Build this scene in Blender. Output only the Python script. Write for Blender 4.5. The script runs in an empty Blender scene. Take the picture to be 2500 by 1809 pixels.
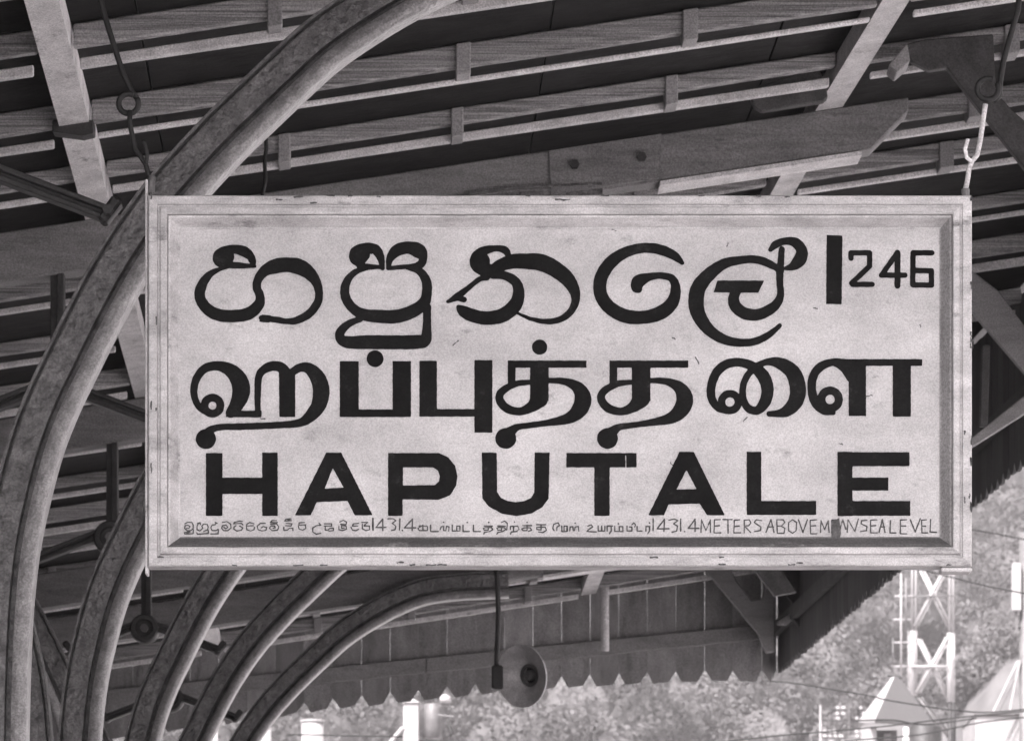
import bpy, bmesh, math, random
import numpy as np
from mathutils import Vector, Matrix
random.seed(7); RNG = np.random.default_rng(11)
SC = bpy.context.scene
COL = SC.collection

# ------------------------------------------------------------------ camera
F = 10900.0            # focal length in photo pixels (photo is 2500 wide)
VX, VY = 872.0, 2910.0 # vanishing point of the platform direction / horizon line
EYE = 1.6
cam = bpy.data.cameras.new('camera'); cam_o = bpy.data.objects.new('camera', cam); COL.objects.link(cam_o)
cam_o.location = (0, 0, EYE); cam_o.rotation_euler = (math.pi/2, 0, 0)
cam.sensor_width = 36; cam.lens = 36*F/2500; cam.shift_y = (VY-904.5)/2500
cam.clip_start = 0.1; cam.clip_end = 4000
cam.dof.use_dof = True; cam.dof.focus_distance = 13.2; cam.dof.aperture_fstop = 17
SC.camera = cam_o

# ------------------------------------------------------------------ light
SUN_EL, SUN_AZ = math.radians(52), math.radians(206)   # azimuth clockwise from +Y: behind and left of the camera
w = bpy.data.worlds.new('World'); SC.world = w; w.use_nodes = True
nt = w.node_tree; nt.nodes.clear()
o_ = nt.nodes.new('ShaderNodeOutputWorld'); bg = nt.nodes.new('ShaderNodeBackground')
sky = nt.nodes.new('ShaderNodeTexSky'); sky.sky_type = 'NISHITA'; sky.sun_disc = False
sky.sun_elevation = SUN_EL; sky.sun_rotation = SUN_AZ; sky.air_density = 1.0; sky.dust_density = 3.0
bw = nt.nodes.new('ShaderNodeRGBToBW'); tint = nt.nodes.new('ShaderNodeMix'); tint.data_type = 'RGBA'; tint.blend_type = 'MULTIPLY'
tint.inputs[0].default_value = 1; tint.inputs[7].default_value = (1.0, .95, .962, 1)
nt.links.new(sky.outputs[0], bw.inputs[0]); nt.links.new(bw.outputs[0], tint.inputs[6])
nt.links.new(tint.outputs[2], bg.inputs[0]); nt.links.new(bg.outputs[0], o_.inputs[0])
bg.inputs[1].default_value = 0.15
sl = bpy.data.lights.new('sun', 'SUN'); sl.energy = 2.3; sl.angle = math.radians(.6); sl.color = (1, .94, .95)
so = bpy.data.objects.new('sun', sl); COL.objects.link(so)
sd = Vector((math.sin(SUN_AZ)*math.cos(SUN_EL), math.cos(SUN_AZ)*math.cos(SUN_EL), math.sin(SUN_EL)))
so.rotation_euler = sd.to_track_quat('Z', 'Y').to_euler(); so.location = (0, 0, 60)
vs = SC.view_settings; vs.view_transform = 'Standard'; vs.look = 'None'; vs.gamma = 1; vs.use_curve_mapping = False
vs.exposure = 2.18

# ------------------------------------------------------------------ helpers
def P(x, y, d):
    return Vector(((x-1250)/F*d, d, EYE+(VY-y)/F*d))
def tag(o, label=None, cat=None, group=None, kind=None):
    if label: o['label'] = label
    if cat: o['category'] = cat
    if group: o['group'] = group
    if kind: o['kind'] = kind
    return o
def empty(name, loc, label, cat, group=None):
    o = bpy.data.objects.new(name, None); COL.objects.link(o); o.location = loc; o.empty_display_size = .2
    return tag(o, label, cat, group)
class MB:
    """collects boxes, tubes, prisms and sweeps in world space"""
    def __init__(s): s.v = []; s.f = []
    def add(s, vs, fs):
        n = len(s.v); s.v += [Vector(v) for v in vs]; s.f += [tuple(i+n for i in f) for f in fs]; return s
    def hexa(s, c):      # 8 corners: bottom 4 ccw, top 4 ccw
        return s.add(c, [(3,2,1,0),(4,5,6,7),(0,1,5,4),(1,2,6,5),(2,3,7,6),(3,0,4,7)])
    def box(s, x0, x1, y0, y1, z0, z1):
        return s.hexa([(x0,y0,z0),(x1,y0,z0),(x1,y1,z0),(x0,y1,z0),(x0,y0,z1),(x1,y0,z1),(x1,y1,z1),(x0,y1,z1)])
    def prism(s, pts, off):   # polygon pts (3d) extruded by vector off
        n = len(pts); off = Vector(off); a = [Vector(p) for p in pts]; b = [p+off for p in a]
        return s.add(a+b, [tuple(range(n))[::-1], tuple(range(n, 2*n))] + [(i, (i+1) % n, (i+1) % n+n, i+n) for i in range(n)])
    def tube(s, pts, r, n=8, caps=True):
        pts = [Vector(p) for p in pts]; rr = r if isinstance(r, (list, tuple)) else [r]*len(pts)
        rings = []; up = Vector((0, 1, 0.13)).normalized(); vs = []
        for i, p in enumerate(pts):
            t = (pts[min(i+1, len(pts)-1)]-pts[max(i-1, 0)]).normalized()
            a = t.cross(up)
            if a.length < 1e-3: a = t.cross(Vector((1, 0, 0)))
            a.normalize(); b = t.cross(a)
            vs += [p+(a*math.cos(k*2*math.pi/n)+b*math.sin(k*2*math.pi/n))*rr[i] for k in range(n)]
        fs = [(i*n+k, i*n+(k+1) % n, (i+1)*n+(k+1) % n, (i+1)*n+k) for i in range(len(pts)-1) for k in range(n)]
        if caps: fs += [tuple(range(n))[::-1], tuple(range((len(pts)-1)*n, len(pts)*n))]
        return s.add(vs, fs)
    def disc(s, c, r, depth, n=24, r2=None, axis=1):   # short cylinder along Y
        c = Vector(c); r2 = r if r2 is None else r2
        a = [c+Vector((math.cos(t)*r, 0, math.sin(t)*r)) for t in np.linspace(0, 2*math.pi, n, endpoint=False)]
        b = [c+Vector((math.cos(t)*r2, depth, math.sin(t)*r2)) for t in np.linspace(0, 2*math.pi, n, endpoint=False)]
        return s.add(a+b, [tuple(range(n)), tuple(range(n, 2*n))[::-1]]+[(i, i+n, (i+1) % n+n, (i+1) % n) for i in range(n)])
    def build(s, name, mat, parent=None, smooth=False, bevel=0, mesh_only=False, uv=None):
        org = parent_loc(parent)
        me = bpy.data.meshes.new(name); me.from_pydata([tuple(v-org) for v in s.v], [], s.f); me.update()
        bm = bmesh.new(); bm.from_mesh(me); bmesh.ops.recalc_face_normals(bm, faces=bm.faces)
        if bevel:
            bmesh.ops.bevel(bm, geom=[e for e in bm.edges if e.is_manifold and e.calc_face_angle(0) > .6], offset=bevel, segments=1, affect='EDGES', clamp_overlap=True)
        bm.to_mesh(me); bm.free()
        if smooth: me.polygons.foreach_set('use_smooth', [True]*len(me.polygons))
        me.materials.append(mat)
        o = bpy.data.objects.new(name, me); COL.objects.link(o)
        if parent: o.parent = parent
        return o
def parent_loc(p):
    l = Vector((0, 0, 0))
    while p: l += Vector(p.location); p = p.parent
    return l

# ------------------------------------------------------------------ materials
T = (1.0, .975, .982)
def mat(name, lo, hi, scale=6, stretch=(1, 1, 1), rough=.7, bump=.15, bscale=60, spec=.3, stains=0, stain_col=.02, sscale=3, vary=.12, metallic=0, contrast=.25, grain=(150, .3), offset=True, bdist=.01):
    m = bpy.data.materials.new(name); m.use_nodes = True; t = m.node_tree; n = t.nodes; L = t.links
    b = n['Principled BSDF']; b.inputs['Roughness'].default_value = rough; b.inputs['Specular IOR Level'].default_value = spec
    b.inputs['Metallic'].default_value = metallic
    tc = n.new('ShaderNodeTexCoord'); oi = n.new('ShaderNodeObjectInfo'); mp = n.new('ShaderNodeMapping'); mp.inputs['Scale'].default_value = stretch
    ad = n.new('ShaderNodeVectorMath'); ad.operation = 'ADD'
    mu = n.new('ShaderNodeMath'); mu.operation = 'MULTIPLY'; mu.inputs[1].default_value = 37.0
    if not offset: mu.inputs[1].default_value = 0.0
    L.new(oi.outputs['Random'], mu.inputs[0]); L.new(tc.outputs['Object'], mp.inputs[0]); L.new(mp.outputs[0], ad.inputs[0]); L.new(mu.outputs[0], ad.inputs[1])
    nz = n.new('ShaderNodeTexNoise'); nz.inputs['Scale'].default_value = scale; nz.inputs['Detail'].default_value = 8; nz.inputs['Roughness'].default_value = .65
    L.new(ad.outputs[0], nz.inputs[0])
    cr = n.new('ShaderNodeValToRGB'); cr.color_ramp.elements[0].position = .5-contrast; cr.color_ramp.elements[1].position = .5+contrast
    cr.color_ramp.elements[0].color = (lo, lo, lo, 1); cr.color_ramp.elements[1].color = (hi, hi, hi, 1)
    L.new(nz.outputs[0], cr.inputs[0]); col = cr.outputs[0]
    def mix(bt, fac, a, bcol):
        x = n.new('ShaderNodeMix'); x.data_type = 'RGBA'; x.blend_type = bt
        if isinstance(fac, float): x.inputs[0].default_value = fac
        else: L.new(fac, x.inputs[0])
        L.new(a, x.inputs[6])
        if isinstance(bcol, tuple): x.inputs[7].default_value = bcol
        else: L.new(bcol, x.inputs[7])
        return x.outputs[2]
    if stains:
        s2 = n.new('ShaderNodeTexNoise'); s2.inputs['Scale'].default_value = sscale; s2.inputs['Detail'].default_value = 10; s2.inputs['Roughness'].default_value = .75
        L.new(ad.outputs[0], s2.inputs[0])
        r2 = n.new('ShaderNodeValToRGB'); r2.color_ramp.elements[0].position = .58; r2.color_ramp.elements[1].position = .70
        r2.color_ramp.elements[1].color = (stains, stains, stains, 1); r2.color_ramp.elements[0].color = (0, 0, 0, 1)
        L.new(s2.outputs[0], r2.inputs[0]); col = mix('MIX', r2.outputs[0], col, (stain_col,)*3+(1,))
    if vary:
        mr = n.new('ShaderNodeMapRange'); mr.inputs[3].default_value = 1-vary; mr.inputs[4].default_value = 1+vary
        L.new(oi.outputs['Random'], mr.inputs[0]); col = mix('MULTIPLY', 1.0, col, mr.outputs[0])
    g = n.new('ShaderNodeTexNoise'); g.inputs['Scale'].default_value = grain[0]; g.inputs['Detail'].default_value = 2
    L.new(tc.outputs['Object'], g.inputs[0]); gr = n.new('ShaderNodeMapRange'); gr.inputs[1].default_value = .3; gr.inputs[2].default_value = .7
    gr.inputs[3].default_value = 1-grain[1]; gr.inputs[4].default_value = 1+grain[1]; L.new(g.outputs[0], gr.inputs[0]); col = mix('MULTIPLY', 1.0, col, gr.outputs[0])
    col = mix('MULTIPLY', 1.0, col, T+(1,))
    L.new(col, b.inputs['Base Color'])
    if bump:
        nb = n.new('ShaderNodeTexNoise'); nb.inputs['Scale'].default_value = bscale; nb.inputs['Detail'].default_value = 5
        L.new(ad.outputs[0], nb.inputs[0]); bp = n.new('ShaderNodeBump'); bp.inputs['Strength'].default_value = bump; bp.inputs['Distance'].default_value = bdist
        L.new(nb.outputs[0], bp.inputs['Height']); L.new(bp.outputs[0], b.inputs['Normal'])
    return m
M = dict(
 board=mat('sign white paint', .33, .60, 3.0, (1, 1, 1.6), .55, .3, 40, stains=.6, stain_col=.18, sscale=13, vary=.0, grain=(230, .17), offset=False),
 frame=mat('frame white paint', .26, .66, 9, (.5, 1, 1.5), .5, .5, 35, stains=.85, stain_col=.07, sscale=8, vary=.03, grain=(230, .2)),
 grime=mat('shaded grimy moulding paint', .045, .13, 9, (.5, 1, 1), .6, .4, 35, stains=.8, stain_col=.35, sscale=8, vary=0),  # bottom bevel: shade painted in as a dark tone, with some dirt
 side_shade=mat('shaded moulding paint', .16, .3, 9, (1, 1, .5), .6, .4, 35, stains=.6, stain_col=.08, sscale=8, vary=0),  # right bevel: its shade painted in as a darker tone
 ink=mat('black sign paint', .003, .012, 16, rough=.75, spec=.1, bump=.1, vary=.2, stains=.7, stain_col=.04, sscale=16),
 faded=mat('faded caption paint', .02, .11, 60, rough=.6, bump=0, vary=0, stains=.8, stain_col=.5, sscale=25),
 stain=mat('tar stain', .03, .12, 60, rough=.6, bump=0, vary=0),
 head=mat('light-brightened rail head', .13, .36, 18, (1, 1, 1), .28, .6, 42, spec=.6, stains=.5, stain_col=.06, sscale=16, vary=.06, bdist=.015),  # lighter than the rail: edge light painted into the head colour
 rail=mat('painted old rail', .04, .2, 20, (1, 1, 1), .34, .8, 42, spec=.6, stains=.7, stain_col=.035, sscale=16, vary=.06, contrast=.2, bdist=.02),
 iron=mat('dark cast iron', .022, .05, 10, rough=.5, bump=.4, bscale=30, spec=.4),
 deck=mat('dark roof sheeting', .008, .032, 9, (.7, 1, 1), .8, .3, 30, spec=.1, stains=.7, stain_col=.008, sscale=5, vary=.2),
 batten=mat('weathered batten', .03, .6, 22, (.10, 2, 5), .6, .5, 40, stains=.8, stain_col=.03, sscale=9, vary=.2),
 purlin=mat('pale painted purlin', .42, .82, 9, (1, .7, 1), .6, .3, 40, stains=.8, stain_col=.1, sscale=8, vary=.18),
 rafter=mat('brown rafter', .13, .27, 8, (.4, 1, 2.5), .65, .4, 30, stains=.7, stain_col=.04, sscale=10, vary=.12),
 valance=mat('valance board paint', .17, .38, 6, (1.5, 1, .5), .7, .3, 30, stains=.85, stain_col=.03, sscale=5, vary=.2),
 fascia=mat('fascia rail', .2, .36, 7, (.4, 1, 1.5), .7, .3, 30, stains=.6, stain_col=.05, sscale=7),
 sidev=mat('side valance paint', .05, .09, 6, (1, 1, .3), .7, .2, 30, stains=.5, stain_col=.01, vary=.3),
 cleat=mat('grey cleat paint', .26, .36, 8, rough=.6, bump=.2, vary=.1),
 gusset=mat('dark gusset paint', .04, .11, 9, rough=.6, bump=.3, vary=.1, stains=.5, stain_col=.03, sscale=9),
 white=mat('white paint outdoors', .22, .32, 2, rough=.5, bump=.1, vary=.03, stains=.3, stain_col=.4),
 grey=mat('grey roof sheet and shaded slope', .075, .11, 8, (6, 6, 1), .6, .2, 20),
 galv=mat('galvanised metal', .09, .16, 10, rough=.5, bump=.1, metallic=.1),
 pale=mat('aged pale enamel', .28, .75, 7, rough=.35, bump=.2, spec=.5, stains=.6, stain_col=.03, sscale=4, vary=0),
 black=mat('black rubber', .01, .02, 10, rough=.6, bump=0),
 concrete=mat('platform concrete', .13, .2, 3, rough=.85, bump=.3, bscale=20),
 earth=mat('pale earth', .34, .46, .2, rough=.95, bump=0, vary=0),
 hill=mat('grassy hillside', .05, .13, .06, rough=.95, bump=0, vary=0, contrast=.14),
 ridge=mat('pale tea slope', .07, .13, .35, rough=.95, bump=0, vary=0, contrast=.2),
 bark=mat('bark', .12, .2, 5, rough=.9),
 ballast=mat('ballast stone', .32, .46, 14, rough=.95, bump=1, bscale=25),
)
def leaf_mat():
    m = mat('foliage', .010, .115, .12, rough=.7, bump=0, vary=0, spec=.2, contrast=.13)
    return m
M['leaf'] = leaf_mat()

# ------------------------------------------------------------------ ground
def struct(o): o['kind'] = 'structure'; return o
struct(MB().add([(-700,-60,-1.0),(700,-60,-1.0),(700,330,-1.0),(-700,330,-1.0)], [(0,1,2,3)]).build('ground', M['earth']))
struct(MB().box(-7.5, 3.6, -30, 80, -1.2, 0).build('platform', M['concrete'], bevel=.03))
struct(MB().prism([(4.0,-50,-1.1),(4.3,-50,-.75),(7.3,-50,-.75),(7.7,-50,-1.1)], (0,200,0)).build('track_bed', M['ballast']))
for x in (4.9, 6.57):
    tag(MB().box(x-.035, x+.035, -50, 150, -.74, -.58).build('running_rail', M['galv']), 'steel running rail on the ballast %s the platform edge' % ('beside' if x < 5 else 'farther from'), 'rail', 'running rails of the track')

def hill_z(x, y):
    return -1.2+np.maximum(0, (y-300))*.30+2.2*np.sin(x*.045+1)+1.8*np.sin(y*.06+x*.02)-2.0
xs = np.linspace(-260, 340, 90); ys = np.linspace(290, 900, 80)
vv = [(float(x), float(y), float(max(-1.4, hill_z(x, y)))) for y in ys for x in xs]
nx = len(xs); ff = [(j*nx+i, j*nx+i+1, (j+1)*nx+i+1, (j+1)*nx+i) for j in range(len(ys)-1) for i in range(nx-1)]
struct(MB().add(vv, ff).build('hillside', M['hill'], smooth=True))
# pale nearer spur on the right
prof = [(1980,1790),(2060,1730),(2100,1690),(2170,1665),(2250,1662),(2320,1655),(2350,1640),(2362,1615),(2400,1596),(2440,1545),(2500,1512),(2700,1440),(3000,1420),(3400,1600)]
vv = []; ff = []
for k, (dd, dz) in enumerate([(300,-40),(320,-16),(335,-5),(350,0),(365,-1),(390,-26),(400,-45)]):
    for x, y in prof:
        p = P(x, y, 350); vv.append((p.x*(dd/350), dd+2*math.sin(x*.02), max(p.z+dz+random.uniform(-.4,.4), -1.3)))
n = len(prof)
ff = [(k*n+i, k*n+i+1, (k+1)*n+i+1, (k+1)*n+i) for k in range(6) for i in range(n-1)]
struct(MB().add(vv, ff).build('hill_spur', M['ridge'], smooth=True))

# unseen building added to block light from the left of the platform
sb = empty('unseen_light_blocker', (-6.6, 20, 0), 'unseen building wall added behind the platform to block light from the left', 'building')
MB().box(-7.0, -6.4, 2, 36, 0, 5.2).build('wall', M['gusset'], sb)
for y_ in (5, 11, 17, 23, 29):
    MB().box(-6.42, -6.34, y_, y_+1.2, 0, 2.2).build('blocker_door', M['rafter'], sb, bevel=.01)
    MB().box(-6.42, -6.34, y_+2.4, y_+3.8, 1.0, 2.3).build('window', M['galv'], sb, bevel=.01)
# forest: one mass of crowns made of leaf-sized faces
def crowns(spots, per, leafsize):
    V = []; 
    for (cx, cy, cz, r, hh) in spots:
        k = max(60, int(per*r**1.7/6.5))
        d = RNG.normal(size=(k, 3)); d /= np.linalg.norm(d, axis=1)[:, None]
        lump = 1+.24*np.sin(d[:, 0]*6+cx)+.24*np.sin(d[:, 2]*7+cy)+.16*np.sin(d[:, 1]*8+cx*2)+.12*np.sin(d[:, 0]*15+cy)*np.sin(d[:, 2]*14+cx)
        c = np.array([cx, cy, cz])+d*np.array([r, r, hh])*(lump*(RNG.uniform(.55, 1, k)**.5))[:, None]
        nn = d+RNG.normal(size=(k, 3))*.33; nn /= np.linalg.norm(nn, axis=1)[:, None]
        a = np.cross(nn, RNG.normal(size=(k, 3))); a /= np.linalg.norm(a, axis=1)[:, None]+1e-6
        b = np.cross(nn, a)
        s = leafsize*RNG.uniform(.5, 1.3, (k, 1))
        V.append(np.stack([c-a*s-b*s*.7, c+a*s-b*s*.5, c+a*s*.8+b*s*.7, c-a*s*.7+b*s*.6], 1).reshape(-1, 3))
    return np.concatenate(V)
def mass(name, V, m):
    nv = len(V); me = bpy.data.meshes.new(name); me.vertices.add(nv); me.vertices.foreach_set('co', V.astype(np.float32).ravel())
    me.loops.add(nv); me.loops.foreach_set('vertex_index', np.arange(nv, dtype=np.int32))
    me.polygons.add(nv//4); me.polygons.foreach_set('loop_start', np.arange(0, nv, 4, dtype=np.int32)); me.polygons.foreach_set('loop_total', np.full(nv//4, 4, dtype=np.int32))
    me.update(); me.materials.append(m); o = bpy.data.objects.new(name, me); COL.objects.link(o); return o
spots = []
for _ in range(2600):
    y = random.uniform(415, 760); x = random.uniform(-75, 95)*y/560
    px = 1250+x/y*F; z = float(hill_z(x, y)); py = VY-(z-EYE)/y*F
    dens = .30+.45*math.sin(x*.11+y*.03)*math.sin(y*.05-x*.03)
    if px > 2080 and 1250 < py < 1640: dens += .55
    if px > 2150 and py < 1330: dens -= .2
    if random.random() > dens+.12: continue
    r = random.choice([1.8, 2.6, 3.6, 4.8, 6.0])*random.uniform(.85, 1.15); spots.append((x, y, z+r*.9, r, r*random.uniform(.8, 1.3)))
def hearts(spots):
    V = []
    for (cx, cy, cz, r, hh) in spots:
        for i in range(8):
            for j in range(5):
                q = []
                for a, b in ((i, j), (i+1, j), (i+1, j+1), (i, j+1)):
                    t = a*math.pi/4; p = -math.pi/2+b*math.pi/5; l = .56+.1*math.sin(a % 8*2.1+cx)
                    q.append((cx+r*l*math.cos(p)*math.cos(t), cy+r*l*math.cos(p)*math.sin(t), cz+hh*l*math.sin(p)))
                V += q
    return np.array(V)
tag(mass('hillside_forest', np.concatenate([crowns(spots, 700, .2), hearts(spots)]), M['leaf']), 'sunlit hazy tree cover spread over the far hillside', 'forest', kind='stuff')
sp2 = []
for _ in range(240):
    t = random.random(); i = random.randint(0, 9); x = prof[i][0]*(1-t)+prof[i+1][0]*t; y = prof[i][1]*(1-t)+prof[i+1][1]*t
    p = P(x, y+random.uniform(0, 90), 345); r = random.uniform(.5, 1.3); sp2.append((p.x, 338+random.uniform(-3, 10), p.z, r, r*.8))
tag(mass('scrub', crowns(sp2, 900, .12), mat('scrub leaf', .06, .13, .3, rough=.8, bump=0, vary=0)), 'pale low scrub growing along the nearer spur', 'scrub', kind='stuff')

# ------------------------------------------------------------------ canopy roof
def XV(d): return (VX-1250)/F*d
SL = .15
def HZ(rel): return 6.01+SL*rel       # underside of the roof sheeting
def RW(rel, d, dz=0): return Vector((XV(d)+rel, d, HZ(rel)+dz))
def XE(d): return 2.052+.0765*(34.5-d)   # line of the track-side valance
roof = empty('platform_canopy', (0, 9, 6), 'dark timber station canopy roof with scalloped valances above the nameboard', 'canopy')
RL = -5.6
dk = [K/ (3041-c) for c, K in [(84, 4.41*F), (275, 4.41*F), (430, 4.41*F)]]
battens_d = [9.9, 10.95, 12.0, 13.06, 14.12, 15.2]+dk+[19.5, 20.46, 21.8, 22.9, 24.45, 25.9, 26.96, 27.9, 29.3, 30.3, 31.7, 32.8, 33.9]
PUR = [(-3.35, -3.35), (-1.10, -1.10), (2.11, 1.95)]     # rel X at d=17 and d=20.3
def pur_rel(i, d):
    a, b = PUR[i]; return a+(b-a)*(d-17)/3.3 if d < 24 else a+(b-a)*(7/3.3)
for i in range(3):
    for (d0, d1) in [(9, 13.1), (13.1, 19.05), (19.05, 27.05), (27.05, 34.2)]:
        a, b = pur_rel(i, d0), pur_rel(i, d1); hw = .058
        c = [RW(a-hw, d0+.004, -.096), RW(a+hw, d0+.004, -.096), RW(b+hw, d1, -.096), RW(b-hw, d1, -.096), RW(a-hw, d0+.004, -.003), RW(a+hw, d0+.004, -.003), RW(b+hw, d1, -.003), RW(b-hw, d1, -.003)]
        MB().hexa(c).build('purlin', M['purlin'], roof)
CLE = [-4.6, -3.8, -2.85, -2.0, -.3, .413, 1.296, 2.7]
for k, d in enumerate(battens_d):
    e = XE(d)-XV(d)-.03
    cuts = [RL]+[pur_rel(i, d) for i in range(3)]+[e]
    for j in range(4):
        a = cuts[j]+(.066 if j else 0); b = cuts[j+1]-(.066 if j < 3 else 0)
        if b-a < .1: continue
        lip = [.030, .018, .024][k % 3]; hb = [.088, .080, .062][k % 3] if k > 8 or k < 6 else [.085, .092, .066][k-6]
        mb = MB(); nseg = 5
        nn_ = max(1, int((b-a)/.35)); w_ = [random.uniform(-.004, .004) for _ in range(nn_+1)]; vs_ = []
        for q_ in range(nn_+1):
            x = a+(b-a)*q_/nn_
            vs_ += [RW(x, d+w_[q_], -hb+w_[q_]*1.3), RW(x, d+.05+w_[q_], -hb+w_[q_]), RW(x, d+.05+w_[q_], -.002), RW(x, d+w_[q_], -.002)]
        mb.add(vs_, [(q_*4+r_, q_*4+(r_+1) % 4, q_*4+4+(r_+1) % 4, q_*4+4+r_) for q_ in range(nn_) for r_ in range(4)]+[(0,1,2,3), (nn_*4, nn_*4+1, nn_*4+2, nn_*4+3)])
        mb.build('batten', M['batten'], roof, bevel=.006)
        jl = random.uniform(-.006, .004); z0 = -hb-.022-lip+jl; z1 = -hb-.02+random.uniform(-.002, .001); bw_ = random.uniform(-.07, .02)
        MB().hexa([RW(a+.02, d+.09, z0), RW(b-.02, d+.09, z0+bw_*.12), RW(b-.02, d+.13, z0+bw_*.12), RW(a+.02, d+.13, z0), RW(a+.02, d+.09, z1), RW(b-.02, d+.09, z1), RW(b-.02, d+.13, z1), RW(a+.02, d+.13, z1)]).build('batten_lath', M['purlin'], roof, bevel=.004)
    for r in CLE:
        if r > e-.1: continue
        hwc = random.uniform(.024, .034)
        MB().hexa([RW(r-hwc, d-.02, -.125), RW(r+hwc, d-.02, -.125), RW(r+hwc, d+.12, -.125), RW(r-hwc, d+.12, -.125), RW(r-hwc, d-.02, -.004), RW(r+hwc, d-.02, -.004), RW(r+hwc, d+.12, -.004), RW(r-hwc, d+.12, -.004)]).build('cleat', M['cleat'], roof, bevel=.004)
    # roof sheets from this batten to the next, in overlapping widths
    if k+1 < len(battens_d):
        d2 = battens_d[k+1]; d1 = d if k else 9.0
        e2 = XE(d2)-XV(d2)-.03; W = [RL, -3.9+random.uniform(-.2, .2), -2.4, -.8, .75, 1.7, None]
        for j in range(6):
            a = W[j]+.004; b0 = W[j+1]; ba = (b0 if b0 is not None else e)-.004; bb = (b0 if b0 is not None else e2)-.004
            q = random.uniform(0, .007); th = .02
            MB().hexa([RW(a, d1+.002, q), RW(ba, d1+.002, q), RW(bb, d2, q), RW(a, d2, q), RW(a, d1+.002, q+th), RW(ba, d1+.002, q+th), RW(bb, d2, q+th), RW(a, d2, q+th)]).build('roof_sheet', M['deck'], roof)
# outer covering keeps the joints dark
MB().hexa([RW(RL-.1, 8.9, .03), RW(XE(8.9)-XV(8.9)+.05, 8.9, .03), RW(XE(34.7)-XV(34.7)+.05, 34.7, .03), RW(RL-.1, 34.7, .03), RW(RL-.1, 8.9, .07), RW(XE(8.9)-XV(8.9)+.05, 8.9, .07), RW(XE(34.7)-XV(34.7)+.05, 34.7, .07), RW(RL-.1, 34.7, .07)]).build('roof_covering', M['grey'], roof)

zc = RW(-1.10, 17.35, -.11)
MB().prism([zc+Vector((-.085,0,-.015)), zc+Vector((.03,0,-.03)), zc+Vector((.075,0,-.02)), zc+Vector((.075,0,.03)), zc+Vector((-.085,0,.03))], (0, .09, 0)).build('purlin_bracket', M['iron'], roof, bevel=.004)
# rafters (one over each column)
COLD = [15.0, 19.05, 23.3, 27.05, 30.9]
RAF = [(15.0, -.094), (19.05, -.094), (23.3, -.10), (28.3, -.19), (30.95, -.115)]
for i, (d, top) in enumerate(RAF):
    d = d-.02; hr = (.10, .2, .2, .21, .21)[i]; end = 2.35; th = .13
    br = [(RL+.1, .2, 0), (.2, 1.3 if i == 1 else 1.3, 0), (1.3, end, 0)]
    jx = .835
    segs = [(RL+.1, jx, -.015), (jx+.003, end, 0)]
    for a, b, off in segs:
        tp = top-.002
        taper = .0
        bot_b = top-hr
        if b == end:
            pts = [RW(a, d+off, tp-hr), RW(b-.16, d+off, tp-hr), RW(b, d+off, tp-.06), RW(b, d+off, tp), RW(a, d+off, tp)]
        else:
            pts = [RW(a, d+off, tp-hr-.012), RW(b, d+off, tp-hr-.012), RW(b, d+off, tp), RW(a, d+off, tp)]
        MB().prism(pts, (0, th, 0)).build('rafter', M['rafter'], roof, bevel=.006)
    a, b = .825, 1.285
    sp = MB().prism([RW(a, d-.028, top-hr+.004), RW(b, d-.028, top-hr+.004), RW(b+.01, d-.028, top-.006), RW(a-.01, d-.028, top-.006)], (0, .012, 0)).build('splice_plate', M['rafter'], roof, bevel=.002)
    for r_, z_ in (((.925, -.085), (1.21, -.095)) if i else ()):
        c = RW(r_, d-.046, top+z_); MB().disc(c, .021, .018, 6).build('bolt', M['iron'], sp)
    # bottom flange, pale
    MB().hexa([RW(1.29, d-.012, top-hr-.022), RW(end-.2, d-.012, top-hr-.022), RW(end-.2, d+.16, top-hr-.022), RW(1.29, d+.16, top-hr-.022), RW(1.29, d-.012, top-hr-.004), RW(end-.2, d-.012, top-hr-.004), RW(end-.2, d+.16, top-hr-.004), RW(1.29, d+.16, top-hr-.004)]).build('flange', M['purlin'], roof)
    # packing board under the eave end, dark with a rounded nose
    dd = d-.45; k0 = F/19.05
    def q(x, y, s_=.45): return Vector(((x-VX)/F*(19.03-s_)+XV(dd), dd, EYE+(VY-y)/F*(19.03-s_)))
    dz = Vector((0, 0, top+.094))
    if i:
        MB().prism([q(*p)+dz for p in [(1842,262),(1832,242),(1838,225),(1856,210),(1900,196),(1996,163),(2010,190),(2022,238),(2010,248),(1860,272)]], (0, .05, 0)).build('packing_board', M['gusset'], roof, bevel=.006)
    # Y shaped gusset and strut down to the valance
    dd = d-.9
    gp = [(2212,108),(2260,96),(2425,84),(2432,225),(2470,268),(2560,345),(2650,470),(2560,487),(2500,409),(2312,165),(2268,172),(2228,152),(2212,128)]
    MB().prism([q(*p, .9)+dz for p in gp], (0, .05, 0)).build('gusset_plate', M['gusset'], roof, bevel=.005)
    mb = MB(); mb.prism([q(*p, .9)+dz+Vector((0,-.005,0)) for p in [(2170,160),(2215,105),(2222,150),(2190,178)]], (0, .16, 0)).build('cleat', M['cleat'], roof, bevel=.004)

for d_, k_ in ((22.7, 1.0),):
    def qq(x, y): return Vector(((x-VX)/F*22.7+XV(d_), d_, EYE+(VY-y)/F*22.7))
    MB().prism([qq(*p) for p in [(2330,628),(2383,668),(2440,712),(2505,800),(2600,900),(2600,1020),(2505,915),(2383,772),(2320,700)]], (0, .05, 0)).build('eave_brace', M['fascia'], roof, bevel=.005)
    MB().prism([qq(*p) for p in [(2360,1080),(2385,1058),(2505,962),(2600,890),(2600,935),(2505,1008),(2395,1078),(2360,1100)]], (0, .05, 0)).build('eave_brace', M['fascia'], roof, bevel=.005)
    MB().prism([qq(*p) for p in [(2398,842),(2418,842),(2412,1040),(2392,1040)]], (0, .05, 0)).build('hanger_block', M['gusset'], roof, bevel=.005)
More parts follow.
